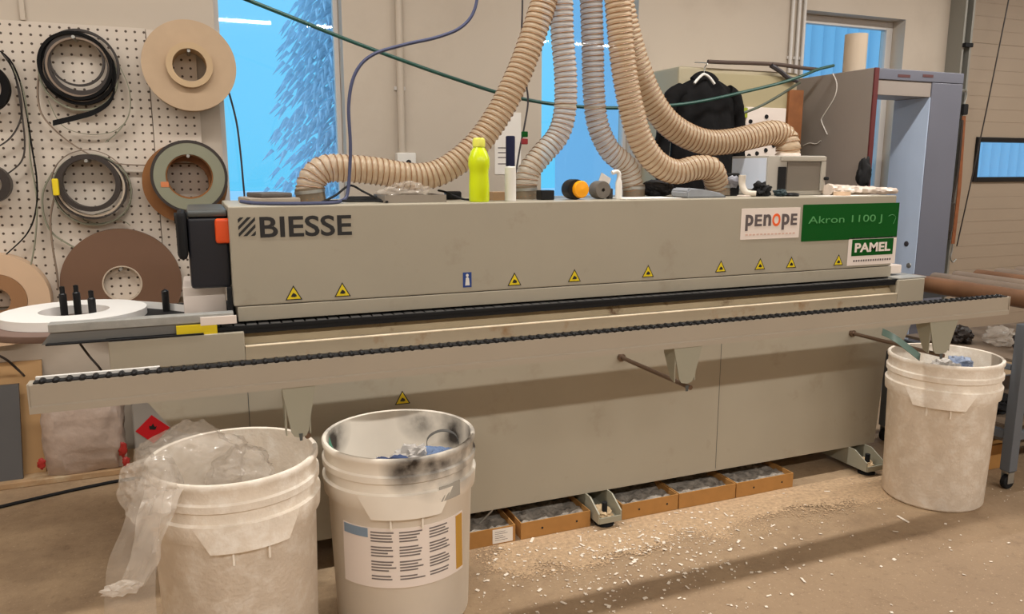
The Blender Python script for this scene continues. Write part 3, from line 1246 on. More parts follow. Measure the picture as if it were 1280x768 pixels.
bm = new(); sector(bm, (*CM, 0), wl(.52) + .013, wl(.52) + .0152, faceM + .42, faceM + .75, .474, .524, 10); obj('grey_tape', bm, mat('grey_tape', srgb(165, 160, 150), .5), bk)
bk2 = bucket(3.105, 2.40, .227, .210, 'dusty white bucket at the right below the rail end', math.atan2(-2.4, -3.2), M_BUCKET, .675)


def crumple(name, label, cat, c, size, seed, m, amp=.35, sub=4, freq=2.2, floor=None, group=None):
    bm = new()
    crumple_bm(bm, c, size, seed, amp, sub, freq, floor)
    return tag(obj(name, bm, m, angle=25), label, cat, group)


# film in and over the left bucket
def at3(x, y, Y):
    return at(x, y, Y=Y)


bag = thing('plastic_film', 'clear crumpled plastic film spilling over the left bucket rim', 'plastic film', (-.08, 2.25, .6))
bm = new(); crumple_bm(bm, (-.05, 2.28, .66), (.15, .12, .125), 4, .26, 5, 1.7); obj('film_bulge', bm, M_FILM, bag, angle=20)
bm = new(); crumple_bm(bm, (.075, 2.25, .63), (.09, .085, .08), 9, .26, 5, 1.9); obj('film_bulge', bm, M_FILM, bag, angle=20)
bm = new(); crumple_bm(bm, (-.155, 2.2, .64), (.08, .1, .1), 13, .28, 5, 1.9); obj('film_bulge', bm, M_FILM, bag, angle=20)


def drape(pts, w, seed):
    """a hanging strip of film, rucked across its width"""
    bm = new()
    P = smooth_path(pts, 8)
    rows = []
    for i, p in enumerate(P):
        row = []
        ww = w(i / (len(P) - 1))
        for k in range(9):
            u = k / 8 - .5
            o = noise.noise(Vector((u * 7 + seed, i * .22, seed))) * .022
            o2 = noise.noise(Vector((u * 5 - seed, i * .15, 2))) * .012
            row.append(bm.verts.new(p + Vector((math.cos(.5) * u * ww + o2, -math.sin(.5) * u * ww + o, o2))))
        rows.append(row)
    for A, Bq in zip(rows, rows[1:]):
        for k in range(8):
            bm.faces.new((A[k], A[k + 1], Bq[k + 1], Bq[k]))
    return bm


dp = [at3(205, 612, 2.12), at3(196, 640, 2.07), at3(185, 672, 2.06), at3(178, 705, 2.05), at3(163, 735, 2.04)]
o = obj('film_strip', drape(dp, lambda t: .1 - .03 * t, 3), M_FILMW, bag, angle=25)
dp = [at3(196, 590, 2.14), at3(182, 640, 2.08), at3(168, 690, 2.05), at3(160, 740, 2.04), at3(165, 800, 2.03)]
obj('film_strip', drape(dp, lambda t: .07 + .1 * t, 8), M_FILM, bag, angle=25)
bm = new(); crumple_bm(bm, at3(152, 736, 2.03), (.045, .02, .02), 21, .5, 3, 3); obj('film_end', bm, M_FILMW, bag, angle=25)

# rubbish in the other buckets
M_RAGB = mat('blue_wrapper', srgb(96, 116, 150), .6, var=.2, scale=20)
M_RAGD = mat('dark_blue_wrapper', srgb(38, 58, 100), .6, var=.2, scale=20)
M_TRASHW = mat('pale_wrapper', srgb(178, 172, 166), .6, var=.08, scale=20)
g = 'rubbish in the buckets'
crumple('waste_wrapper', 'dark blue crumpled wrapper at left inside the middle bucket', 'rubbish', (.53, 2.31, .555), (.07, .06, .035), 31, M_RAGD, .5, 4, 2.4, None, g)
crumple('waste_wrapper', 'lighter blue crumpled wrapper at right inside the middle bucket', 'rubbish', (.70, 2.35, .545), (.075, .06, .04), 32, M_RAGB, .5, 4, 2.4, None, g)
crumple('waste_paper', 'white crumpled paper between the blue wrappers in the middle bucket', 'rubbish', (.615, 2.38, .55), (.06, .05, .045), 33, M_TRASHW, .5, 4, 2.6, None, g)
crumple('waste_pile', 'pale offcuts filling the bottom of the middle bucket', 'rubbish', (.585, 2.43, .36), (.2, .2, .17), 38, M_TRASHW, .2, 4, 3, None, g)
bm = new()
band(bm, smooth_path([(.70, 2.45, .5), (.69, 2.46, .58), (.74, 2.45, .61), (.79, 2.44, .585), (.8, 2.44, .5)], 8), (.3, 1, 0), .022, .002)
tag(obj('edge_strip', bm, mat('dark_grey_strip', srgb(80, 80, 78), .4)), 'dark grey looped strip standing in the middle bucket', 'rubbish', g)
bm = new()
band(bm, smooth_path([(.36, 2.53, .61), (.38, 2.5, .55), (.45, 2.46, .52), (.52, 2.42, .53)], 8), (.4, .5, .5), .03, .002)
tag(obj('edge_strip', bm, mat('green_strip', srgb(70, 130, 105), .4)), 'green strip curling down inside the middle bucket', 'rubbish', g)
bm = new()
P = [at(1103, 415, Y=2.5), at(1120, 424, Y=2.42), at(1150, 447, Y=2.33)]
band(bm, smooth_path(P, 8), (.4, .3, .6), .035, .003)
tag(obj('edge_strip', bm, mat('grey_green_strip', srgb(88, 108, 98), .45)), 'grey green strip leaning out of the right bucket', 'rubbish', g)
crumple('waste_paper', 'white crumpled paper inside the right bucket', 'rubbish', (3.03, 2.34, .62), (.07, .06, .05), 34, M_TRASHW, .5, 4, 2.6, None, g)
crumple('waste_wrapper', 'pale blue crumpled wrapper inside the right bucket', 'rubbish', (3.15, 2.37, .625), (.07, .055, .045), 35, mat('pale_blue_wrapper', srgb(130, 142, 165), .5, var=.2, scale=20), .5, 4, 2.4, None, g)
crumple('waste_pile', 'pale offcuts filling the right bucket below the paper', 'rubbish', (3.105, 2.40, .44), (.18, .18, .17), 39, M_TRASHW, .2, 4, 3, None, g)

# ================================================================== TRAY BOXES
M_DUST = mat('grey_dust', srgb(150, 141, 130), .95, var=.3, scale=40, dirt=srgb(92, 84, 76), dirt_scale=30)
box_lab = ['cardboard tray box with white paper label behind the middle bucket', 'cardboard tray box left of the front machine foot', 'cardboard tray box just right of the front machine foot', 'plain front cardboard tray box, fourth from the left under the machine', 'rightmost cardboard tray box under the machine']
for k, (x0, x1) in enumerate(((.80, 1.125), (1.15, 1.47), (1.625, 1.912), (1.918, 2.226), (2.232, 2.563))):
    y0, y1, h, t = 2.712, 3.05, .072, .004
    root = thing('cardboard_tray', box_lab[k], 'box', ((x0 + x1) / 2, y0, 0), 'cardboard trays under the machine')
    bm = new()
    box(bm, x0, x1, y0, y0 + t, .001, h)
    box(bm, x0, x1, y1 - t, y1, .001, h)
    box(bm, x0, x0 + t, y0 + t, y1 - t, .001, h)
    box(bm, x1 - t, x1, y0 + t, y1 - t, .001, h)
    box(bm, x0 + t, x1 - t, y0 + t, y1 - t, .001, .005)
    for hx in (.25, .75):
        if k in (1, 2, 4):
            cxh = x0 + (x1 - x0) * hx
    sh = obj('tray', bm, M_CARD, root, False)
    if k in (1, 2, 4):
        bm = new()
        for hx in (.3, .8):
            lathe(bm, [(0, y0 - .0008), (.005, y0 - .0008), (.005, y0 - .0001), (0, y0 - .0001)], 10, (x0 + (x1 - x0) * hx, 0, h * .5), 'y')
        obj('punched_hole', bm, M_INK, sh, False)
    if k == 0:
        bm = new(); box(bm, x1 - .1, x1 - .012, y0 - .0012, y0 - .0002, .006, .066); pl = obj('paper_label', bm, M_PAPER, root, False)
        bm = new()
        for q in range(5):
            box(bm, x1 - .09, x1 - .035 - .01 * (q % 3), y0 - .0018, y0 - .0012, .018 + q * .009, .0195 + q * .009)
        obj('printed_lines', bm, M_GREYTXT, pl, False)
        bm = new(); prism(bm, [(x0 + .19, .07), (x0 + .2, .07), (x0 + .255, .115), (x0 + .25, .119)], 'y', y0 + .07, y0 + .074); obj('lid_flap', bm, M_STEEL, root, False)
    bm = new()
    nx, ny = 22, 18
    G = [[bm.verts.new((x0 + t + (x1 - x0 - 2 * t) * i / nx, y0 + t + (y1 - y0 - 2 * t) * j / ny, .045 + .016 * noise.noise(Vector((i * .35 + k * 9, j * .35, 0))) + .01 * noise.noise(Vector((i * 1.1, j * 1.1, k))))) for j in range(ny + 1)] for i in range(nx + 1)]
    for i in range(nx):
        for j in range(ny):
            bm.faces.new((G[i][j], G[i + 1][j], G[i + 1][j + 1], G[i][j + 1]))
    c = obj('dust_fill', bm, M_DUST, root, angle=30); c['kind'] = 'stuff'

# sawdust drift and chips on the floor
bm = new()
nx, ny = 70, 26
def dz(x, y):
    if (x - 3.105) ** 2 + (y - 2.4) ** 2 < .25 ** 2:
        return 0
    e = min((x - .75) / .3, (3.3 - x) / .3, (y - 2.28) / .15, (2.705 - y) / .02 + .6, 1)
    e = max(0, min(1, e))
    return .4 * e * max(0, .004 + .010 * noise.noise(Vector((x * 2.2, y * 3, 1))) + .006 * noise.noise(Vector((x * 9, y * 9, 4)))) * (1 + .9 * max(0, (x - 2.4)))
G = [[None] * (ny + 1) for _ in range(nx + 1)]
for i in range(nx + 1):
    for j in range(ny + 1):
        x, y = .75 + 2.5 * i / nx, 2.28 + .43 * j / ny
        G[i][j] = bm.verts.new((x, y, .0006 + dz(x, y)))
for i in range(nx):
    for j in range(ny):
        if True:
            bm.faces.new((G[i][j], G[i + 1][j], G[i + 1][j + 1], G[i][j + 1]))
for v in [v for v in bm.verts if not v.link_faces]:
    bm.verts.remove(v)
M_SAW = mat('sawdust_tan', srgb(182, 154, 122), .95, var=.2, scale=60, bump=.4, bscale=200)
nt = M_SAW.node_tree                                    # loose grains: thins out to nothing towards the drift's edges
pb = nt.nodes['Principled BSDF']
tcs = nt.nodes.new('ShaderNodeTexCoord')
sx = nt.nodes.new('ShaderNodeSeparateXYZ'); nt.links.new(tcs.outputs['Object'], sx.inputs[0])
def _mr(src, a, b_):
    r = nt.nodes.new('ShaderNodeMapRange'); r.inputs['From Min'].default_value = a; r.inputs['From Max'].default_value = b_
    nt.links.new(src, r.inputs['Value']); return r.outputs['Result']
def _ma(op, a, b_):
    n = nt.nodes.new('ShaderNodeMath'); n.operation = op
    for k_, q_ in enumerate((a, b_)):
        if isinstance(q_, (int, float)): n.inputs[k_].default_value = q_
        else: nt.links.new(q_, n.inputs[k_])
    return n.outputs[0]
cov = _ma('MULTIPLY', _ma('MULTIPLY', _mr(sx.outputs['Y'], 2.3, 2.6), _mr(sx.outputs['X'], .78, 1.1)), _mr(sx.outputs['X'], 3.24, 2.95))
n1 = nt.nodes.new('ShaderNodeTexNoise'); n1.inputs['Scale'].default_value = 120; n1.inputs['Detail'].default_value = 4
n2 = nt.nodes.new('ShaderNodeTexNoise'); n2.inputs['Scale'].default_value = 5; n2.inputs['Detail'].default_value = 5
nt.links.new(tcs.outputs['Object'], n1.inputs['Vector']); nt.links.new(tcs.outputs['Object'], n2.inputs['Vector'])
sc_ = _ma('ADD', _ma('MULTIPLY', n1.outputs['Fac'], .8), _ma('MULTIPLY', n2.outputs['Fac'], .8))
al = _mr(_ma('SUBTRACT', _ma('ADD', sc_, _ma('MULTIPLY', cov, .55)), 1.05), -.02, .06)
nt.links.new(al, pb.inputs['Alpha'])
tag(obj('sawdust', bm, M_SAW), 'thin drift of tan sawdust along the foot of the machine', 'sawdust', kind='stuff')
bm = new()
rr = random.Random(21)
cnt = 0
while cnt < 1100:
    if rr.random() < .6:
        x, y = rr.gauss(1.5, .35), rr.gauss(2.42, .2)
    else:
        x, y = rr.uniform(.8, 4.2), rr.uniform(1.2, 2.7)
    if y > 2.7 or y < .9 or x < .2:
        continue
    if any((x - bx_) ** 2 + (y - by_) ** 2 < .25 ** 2 for bx_, by_ in ((.057, 2.33), CM, (3.105, 2.4))):
        continue
    s = .0012 + .0048 * rr.random() ** 3
    a = rr.random() * PI
    l = s * (1 + 1.4 * rr.random() ** 3) * (3.2 if rr.random() < .05 else 1)
    zz = .003 + (dz(x, y) if y > 2.28 else 0)
    M = Matrix.Translation((x, y, zz)) @ Matrix.Rotation(a, 4, 'Z') @ Matrix.Rotation(rr.uniform(-.3, .3), 4, 'X')
    vs = [bm.verts.new(M @ Vector((l * sx, s * sy, .0008 * sz))) for sx in (-1, 1) for sy in (-1, 1) for sz in (-1, 1)]
    for q in ((0, 1, 3, 2), (4, 6, 7, 5), (0, 4, 5, 1), (2, 3, 7, 6), (0, 2, 6, 4), (1, 5, 7, 3)):
        bm.faces.new([vs[i] for i in q])
    cnt += 1
tag(obj('wood_chips', bm, mat('white_chips', srgb(232, 220, 204), .7), None, False), 'white edge band chips scattered on the floor in front of the machine', 'chips', kind='stuff')
# ================================================================== PEGBOARDS AND REELS
def peg_material():
    m = bpy.data.materials.new('pegboard_white')
    m.use_nodes = True
    nt = m.node_tree
    b = nt.nodes['Principled BSDF']
    b.inputs['Roughness'].default_value = .6
    g = nt.nodes.new('ShaderNodeNewGeometry')
    sp = nt.nodes.new('ShaderNodeSeparateXYZ')
    nt.links.new(g.outputs['Position'], sp.inputs[0])

    def m_(op, a, b_=None):
        n = nt.nodes.new('ShaderNodeMath'); n.operation = op
        for i, s in enumerate((a, b_)):
            if s is None:
                continue
            if isinstance(s, (int, float)):
                n.inputs[i].default_value = s
            else:
                nt.links.new(s, n.inputs[i])
        return n.outputs[0]
    P = .0405
    row = m_('FLOOR', m_('DIVIDE', sp.outputs['Z'], P))
    fx = m_('SUBTRACT', m_('FRACT', m_('DIVIDE', m_('ADD', sp.outputs['X'], 20), P)), .5)
    fz = m_('SUBTRACT', m_('FRACT', m_('DIVIDE', sp.outputs['Z'], P)), .5)
    d = m_('SQRT', m_('ADD', m_('MULTIPLY', fx, fx), m_('MULTIPLY', fz, fz)))
    mr = nt.nodes.new('ShaderNodeMapRange')
    mr.inputs['From Min'].default_value = .13; mr.inputs['From Max'].default_value = .165
    mr.inputs['To Min'].default_value = 1; mr.inputs['To Max'].default_value = 0
    nt.links.new(d, mr.inputs['Value'])
    mx = nt.nodes.new('ShaderNodeMix'); mx.data_type = 'RGBA'
    nt.links.new(mr.outputs[0], mx.inputs['Factor'])
    mx.inputs['A'].default_value = srgb(206, 194, 180); mx.inputs['B'].default_value = srgb(74, 58, 46)
    nt.links.new(mx.outputs['Result'], b.inputs['Base Color'])
    return m


M_PEG = peg_material()
YP = 4.375
z_top = 2.186
xs = at(187, 100, Y=YP).x
xr = at(247, 100, Y=YP).x
zs = at(215, 205, Y=YP).z
zb = at(215, 372, Y=YP).z
for lab, x0, x1, z0, z1 in (('large white perforated board left behind the hanging coils', -1.75, xs - .003, zb, z_top),
                            ('narrow upper perforated board behind the cardboard spool', xs, xr, zs + .003, z_top - .004),
                            ('narrow lower perforated board behind the grey green reel', xs, xr + .035, zb, zs)):
    bm = new(); box(bm, x0, x1, YP, YW - .0006, z0, z1, bev=.002)
    tag(obj('perforated_board', bm, M_PEG, None), lab, 'pegboard', 'perforated boards on the wall')


def pr(px, py, r, Y):
    """centre and radius of something round that hangs in plane Y"""
    c = at(px, py, Y=Y)
    return c, (at(px, py - r, Y=Y).z - at(px, py + r, Y=Y).z) / 2


M_GREYG = mat('grey_green_band', srgb(132, 132, 112), .6, var=.04, scale=6)
M_BROWN = mat('brown_band', srgb(112, 82, 62), .65, var=.04, scale=5)
M_BROWNO = mat('orange_brown_band', srgb(140, 90, 42), .5, var=.08, scale=10)
M_DK = mat('dark_brown_band', srgb(48, 40, 36), .45, var=.1, scale=10)
M_GRB = mat('grey_brown_band', srgb(128, 110, 94), .5, var=.1, scale=14)
M_PALEB = mat('pale_beige_band', srgb(196, 180, 160), .5)
M_TANB = mat('tan_band', srgb(206, 176, 146), .6, var=.03, scale=5)


def hang_peg(c, r, parent, y0):
    bm = new()
    lathe(bm, [(0, y0), (.008, y0), (.008, YP), (0, YP)], 10, (c.x, 0, c.z + r - .009), 'y')
    obj('peg', bm, M_STEEL, parent)


def strip(pts, Y, name, m, parent, w=.02, t=.0065, dirn=(0, 1, 0)):
    bm = new()
    P = smooth_path([at(q[0], q[1], Y=Y - (q[2] if len(q) > 2 else 0)) for q in pts], 8)
    band(bm, P, dirn, w, t)
    return obj(name, bm, m, parent)


# cardboard spool
Y0 = 4.24
c, R = pr(237, 82, 57, Y0)
s = thing('cardboard_spool', 'big tan cardboard spool with raised hub high on the wall', 'spool', (c.x, Y0, c.z))
c2, r1 = pr(238, 80, 28, Y0)
_, r0 = pr(238, 80, 20.5, Y0)
bm = new(); ring(bm, r0, R, Y0, Y0 + .006, (c.x, 0, c.z), 'y', 72); obj('front_flange', bm, M_KRAFT, s)
bm = new(); ring(bm, r0, R * .985, YP - .008, YP - .001, (c.x, 0, c.z), 'y', 72); obj('rear_flange', bm, M_KRAFT, s)
bm = new(); ring(bm, r0, r1, Y0 - .03, YP - .008, (c.x, 0, c.z), 'y', 48); obj('hub', bm, mat('hub_cardboard', srgb(186, 160, 126), .8), s)
bm = new(); ring(bm, r1 + .001, R * .8, Y0 + .007, YP - .009, (c.x, 0, c.z), 'y', 64); obj('band_pack', bm, M_GRB, s)
hang_peg(c, r0, s, Y0 - .02)

# black and brown hanging coil
Y0 = 4.28
c, R = pr(96, 82, 44, Y0)
s = thing('band_coil', 'black and brown coil of edge band hanging at the upper left, its black tail dangling', 'coil', (c.x, Y0, c.z), 'coils hung on the boards')
for px, py, ra, rb, y0, dp, m, nm in ((94, 82, 39, 43, 0, .05, M_BLACKB, 'outer_turns'), (98, 80, 33, 39, .01, .04, M_DK, 'middle_turns'), (98, 84, 35, 37.5, .004, .03, M_GRB, 'grey_turn'), (97, 87, 40, 44, .015, .04, M_BLACKB, 'lower_turns'), (95, 75, 30, 32.5, .015, .03, M_DK, 'inner_turns'), (98, 86, 40, 42, .02, .03, M_GRB, 'loose_turn'), (100, 80, 42, 45, .03, .04, M_DK, 'loose_turn'), (97, 92, 44, 46, .035, .03, M_GREYG, 'loose_turn')):
    cc, Ra = pr(px, py, ra, Y0); _, Rb = pr(px, py, rb, Y0)
    bm = new(); ring(bm, Ra, Rb, Y0 + y0, Y0 + y0 + dp, (cc.x, 0, cc.z), 'y', 64); obj(nm, bm, m, s)
strip([(140, 96), (143, 112), (136, 128), (118, 140), (95, 147), (66, 154)], 4.265, 'black_tail', M_BLACKB, s, .026, .004, (0, .3, 1))
strip([(49, 92), (47, 115), (51, 140), (66, 160), (90, 180), (118, 196), (150, 205), (190, 207)], 4.33, 'loose_strip', M_GRB, s)
strip([(148, 80), (161, 110), (162, 140), (150, 162), (132, 178)], 4.33, 'loose_strip', M_GREYG, s, .02, .004)
strip([(60, 125), (78, 157), (110, 168), (140, 165), (155, 155)], 4.34, 'loose_strip', M_GREYG, s, .012, .003)
cc, ra = pr(95, 75, 30, Y0)
hang_peg(cc, ra, s, Y0 - .03)

# lower coil with pale outer turn
Y0 = 4.27
c, R = pr(112, 232, 38, Y0)
s = thing('band_coil', 'dark coil of edge band with pale loose outer turn below the upper left coil', 'coil', (c.x, Y0, c.z), 'coils hung on the boards')
for px, py, ra, rb, y0, dp, m, nm in ((111, 229, 30, 36, 0, .06, M_DK, 'inner_turns'), (113, 233, 36.5, 39, .02, .04, M_PALEB, 'pale_turn'), (113, 234, 39.2, 41, .02, .05, M_DK, 'outer_turns'), (114, 238, 44, 45.5, .05, .03, M_GREYG, 'loose_turn'), (111, 231, 43, 44, .06, .02, M_GRB, 'loose_turn')):
    cc, Ra = pr(px, py, ra, Y0); _, Rb = pr(px, py, rb, Y0)
    bm = new(); ring(bm, Ra, Rb, Y0 + y0, Y0 + y0 + dp, (cc.x, 0, cc.z), 'y', 64); obj(nm, bm, m, s)
q = at(70, 234, Y=4.26)
bm = new(); box(bm, q.x - .015, q.x + .012, 4.25, 4.28, q.z - .04, q.z + .04, bev=.006); obj('yellow_clip', bm, M_YELLOW, s)['label'] = 'yellow clip'
strip([(68, 246), (63, 275), (66, 310), (71, 340), (73, 362)], 4.33, 'loose_strip', M_GRB, s)
strip([(66, 215), (54, 240), (55, 270), (66, 292), (85, 305), (98, 312)], 4.345, 'loose_strip', M_GREYG, s, .015)
strip([(150, 205), (160, 225), (163, 255), (150, 272), (120, 280), (92, 276)], 4.345, 'loose_strip', M_GREYG, s, .012, .003)
strip([(140, 262), (120, 268), (104, 274), (125, 280), (150, 275), (163, 282)], 4.35, 'loose_strip', M_GREYG, s, .012, .003)
cc, ra = pr(111, 229, 30, Y0)
hang_peg(cc, ra, s, Y0 - .03)

# grey green reel with brown roll behind it
Y0 = 4.20
s_c, R = pr(237, 221, 42, Y0)
s = thing('band_reel', 'thick grey green reel with dark rim beside the leftmost window', 'reel', (s_c.x, Y0, s_c.z))
_, r0 = pr(237, 221, 28, Y0); _, r2 = pr(237, 221, 45.5, Y0)
bm = new(); ring(bm, r0, R, Y0, 4.30, (s_c.x, 0, s_c.z), 'y', 64); obj('band_pack', bm, M_GREYG, s)
bm = new(); ring(bm, R + .0005, r2, Y0 - .002, 4.30, (s_c.x, 0, s_c.z), 'y', 64); obj('dark_rim', bm, M_DK, s)
bm = new(); ring(bm, r0 - .006, r0 - .0004, Y0 + .01, 4.30, (s_c.x, 0, s_c.z), 'y', 64); obj('core', bm, M_BROWNO, s)
q = at(206, 231, Y=Y0)
bm = new(); box(bm, q.x - .018, q.x + .018, Y0 - .0022, Y0 - .0002, q.z - .012, q.z + .014, bev=.0008); obj('orange_sticker', bm, mat('sticker_salmon', srgb(200, 120, 75), .6), s)
c, rb = pr(235, 226, 46, 4.33)
s2 = thing('band_reel', 'orange brown roll hanging behind the grey green reel', 'reel', (c.x, 4.33, c.z))
bm = new(); ring(bm, r0, rb * 1.08, 4.302, 4.372, (c.x - .012, 0, c.z - .012), 'y', 64); obj('band_pack', bm, M_BROWNO, s2)
hang_peg(s_c, r0, s, Y0 - .02)

# big brown disc
c, R = pr(153, 355, 68, 4.33)
_, r0 = pr(153, 355, 21, 4.33)
s = thing('band_reel', 'large dark brown disc of edge band with pale core behind the coil table', 'reel', (c.x, 4.33, c.z))
bm = new(); ring(bm, r0 + .006, R, 4.335, 4.372, (c.x, 0, c.z), 'y', 80); obj('band_pack', bm, M_BROWN, s)
bm = new(); ring(bm, r0, r0 + .0058, 4.333, 4.372, (c.x, 0, c.z), 'y', 48); obj('core', bm, M_PALEB, s)
hang_peg(c, r0, s, 4.31)
# tan and brown reel at the picture edge
c, R = pr(-4, 376, 58, 4.30)
s = thing('band_reel', 'tan reel with brown centre at the far left above the leaning board', 'reel', (c.x, 4.3, c.z))
_, r1 = pr(-4, 376, 33, 4.3); _, r0 = pr(-4, 376, 15, 4.3)
bm = new(); ring(bm, r1, R, 4.30, 4.372, (c.x, 0, c.z), 'y', 72); obj('outer_pack', bm, M_TANB, s)
bm = new(); ring(bm, r0, r1 - .001, 4.295, 4.372, (c.x, 0, c.z), 'y', 64); obj('inner_pack', bm, mat('mid_brown_band', srgb(150, 110, 75), .6), s)
hang_peg(c, r0, s, 4.28)
# coils cut by the picture edge
c, R = pr(-26, 108, 33, 4.28)
s = thing('band_coil', 'black coil at the upper left picture edge with long loops hanging down', 'coil', (c.x, 4.28, c.z), 'coils hung on the boards')
_, r0 = pr(-26, 108, 24, 4.28)
bm = new(); ring(bm, r0, R, 4.28, 4.33, (c.x, 0, c.z), 'y', 64); obj('turns', bm, M_BLACKB, s)
for pts, m, t in (([(-30, 60), (0, 64), (14, 82), (24, 112), (27, 142), (18, 166), (0, 182), (-30, 190)], M_DK, .005), ([(-25, 55), (6, 68), (23, 96), (33, 140), (40, 185), (46, 225), (45, 262), (34, 292), (8, 318)], M_BLACKB, .005),
                  ([(2, 66), (18, 92), (27, 140), (31, 180), (26, 203), (6, 220)], M_DK, .005), ([(10, 75), (28, 110), (36, 160), (38, 200), (46, 250), (44, 300), (38, 335)], M_GREYG, .005)):
    strip(pts, 4.33, 'loose_strip', m, s, .018, t)
hang_peg(c, r0, s, 4.26)
c, R = pr(-14, 230, 24, 4.28)
s = thing('band_coil', 'small dark coil at the left picture edge above the tan reel', 'coil', (c.x, 4.28, c.z), 'coils hung on the boards')
bm = new(); ring(bm, R * .6, R, 4.27, 4.33, (c.x, 0, c.z), 'y', 48); obj('turns', bm, M_DK, s)
hang_peg(c, R * .6, s, 4.25)

# ================================================================== LEFT, BELOW
a, b = at(-60, 455, Y=4.3), at(48, 455, Y=4.3)
bm = new()
prism(bm, [(4.20, .0305), (4.218, .0305), (4.398, b.z), (4.38, b.z)], 'x', -1.5, b.x)
tag(obj('leaning_board', bm, mat('tan_fibreboard', srgb(176, 138, 92), .7, var=.05, scale=6), None, False), 'tan fibreboard panel leaning on the wall at the lower left', 'board')
a = at(17, 488, Y=4.16); b = at(17, 592, Y=4.16)
bm = new(); prism(bm, [(4.14, .0305), (4.158, .0305), (4.29, a.z), (4.272, a.z)], 'x', -1.4, a.x)
tag(obj('leaning_board', bm, mat('dark_grey_laminate', srgb(78, 76, 76), .5), None, False), 'dark grey panel leaning against the tan fibreboard', 'board')

# pellet sack
bm = new()
a, b = at(48, 508, Y=4.12), at(152, 508, Y=4.12)
cx_, hw = (a.x + b.x) / 2, (b.x - a.x) / 2
n = 28
rows = []
zt_ = a.z + .05
for k in range(n + 1):
    u = k / n
    z = .031 + (zt_ - .031) * u
    dep = .085 * (math.sin(PI * min(1, u * .93 + .05)) ** .5) + .004
    wdt = hw * (.96 + .05 * math.sin(PI * u))
    row = []
    for i in range(40):
        an = 2 * PI * i / 40
        ca, sa = math.cos(an), math.sin(an)
        sx = math.copysign(abs(ca) ** .45, ca); sy = math.copysign(abs(sa) ** .8, sa)
        w = .012 * noise.noise(Vector((ca * 2.2, sa * 2, z * 7))) + .01 * noise.noise(Vector((ca * 5 + z * 12, sa * 3, z * 16 - ca * 8)))
        row.append(bm.verts.new((cx_ + wdt * sx + w, 4.16 + (dep + w) * sy, z + .006 * noise.noise(Vector((ca * 4, 1, z))))))
    rows.append(row)
for A_, B_ in zip(rows, rows[1:]):
    for i in range(40):
        bm.faces.new((A_[i], A_[(i + 1) % 40], B_[(i + 1) % 40], B_[i]))
bm.faces.new(list(reversed(rows[0]))); bm.faces.new(rows[-1])
sk = thing('pellet_sack', 'pinkish white plastic sack of granules standing under the rail at the left', 'sack', (cx_, 4.16, .031))
obj('sack_body', bm, mat('sack_plastic', srgb(188, 168, 154), .35, var=.06, scale=30, bump=.5, bscale=25), sk)
for px, py, sz in ((52, 580, .018), (153, 562, .022), (158, 578, .018)):
    q = at(px, py, Y=4.1)
    bm = new(); crumple_bm(bm, (q.x, 4.10, q.z), (sz, .012, sz * 1.7), px, .4, 3, 2); obj('red_tie', bm, mat('red_plastic', srgb(165, 40, 32), .5), sk)['label'] = 'red plastic tie'

# jerrycan with hazard diamond
a, b = at(163, 503, Y=4.12), at(236, 590, Y=4.12)
x0, x1 = a.x, a.x + .30
jc = thing('jerrycan', 'grey white jerrycan with a red hazard diamond behind the left bucket', 'jerrycan', ((x0 + x1) / 2, 4.25, .03))
zt_ = a.z + .03
bm = new()
prism(bm, [(x0, .031), (x1, .031), (x1, zt_ - .1), (x1 - .03, zt_ - .07), (x0 + .05, zt_), (x0 + .015, zt_ - .004), (x0, zt_ - .03)], 'y', 4.13, 4.35)
bmesh.ops.recalc_face_normals(bm, faces=bm.faces[:])
bmesh.ops.bevel(bm, geom=[e for e in bm.edges], offset=.012, segments=3, affect='EDGES', profile=.5)
jb = obj('can_body', bm, mat('grey_white_can', srgb(160, 155, 148), .45), jc)
bm = new(); lathe(bm, [(.022, zt_ - .002), (.024, zt_ + .003), (.024, zt_ + .018), (0, zt_ + .02)], 18, (x0 + .04, 4.24, 0)); obj('cap', bm, M_DK, jc)
q = at(191, 537, Y=4.13)
h_ = q.z - at(191, 555, Y=4.13).z
bm = new(); prism(bm, [(q.x - h_ * 1.05, q.z), (q.x, q.z - h_), (q.x + h_ * 1.05, q.z), (q.x, q.z + h_)], 'y', 4.1275, 4.1297)
dl = obj('hazard_diamond', bm, mat('hazard_red', srgb(200, 12, 28), .5), jc, False); dl['label'] = 'red hazard diamond'
bm = new()
prism(bm, [(q.x - .014, q.z + .002), (q.x + .012, q.z - .002), (q.x + .02, q.z + .016), (q.x + .010, q.z + .013), (q.x + .004, q.z + .032), (q.x - .006, q.z + .018), (q.x - .016, q.z + .022)], 'y', 4.1265, 4.1274)
obj('flame_symbol', bm, M_INK, dl, False)

P = [at(-30, 642, Z=.008), at(0, 634, Z=.008), at(60, 620, Z=.008), at(110, 609, Z=.008), at(170, 598, Z=.008), at(240, 592, Z=.008), at(320, 590, Z=.008)]
bm = new(); tube(bm, smooth_path([(p.x, min(p.y, 4.08), .008) for p in P], 8), .008, 8)
tag(obj('floor_cable', bm, M_BLACK), 'black cable lying on the floor along the wooden ledge', 'cable')
P = [at(100, 430, Y=2.9), at(112, 446, Y=2.9), at(128, 466, Y=2.9), at(140, 500, Y=2.95)]
bm = new(); tube(bm, smooth_path(P, 6), .004, 8); tag(obj('hanging_lead', bm, M_DK), 'thin dark lead hanging below the infeed fence at the left', 'cable')
P = [at(-20, 438, Y=4.28), at(5, 448, Y=4.29), at(22, 462, Y=4.33), at(30, 470, Y=4.25)]
bm = new(); tube(bm, smooth_path(P, 6), .006, 8); tag(obj('hanging_lead', bm, M_DK), 'dark lead drooping over the tan fibreboard panel', 'cable')
# ================================================================== THINGS ON THE HOOD
Z0 = ZT + .0005


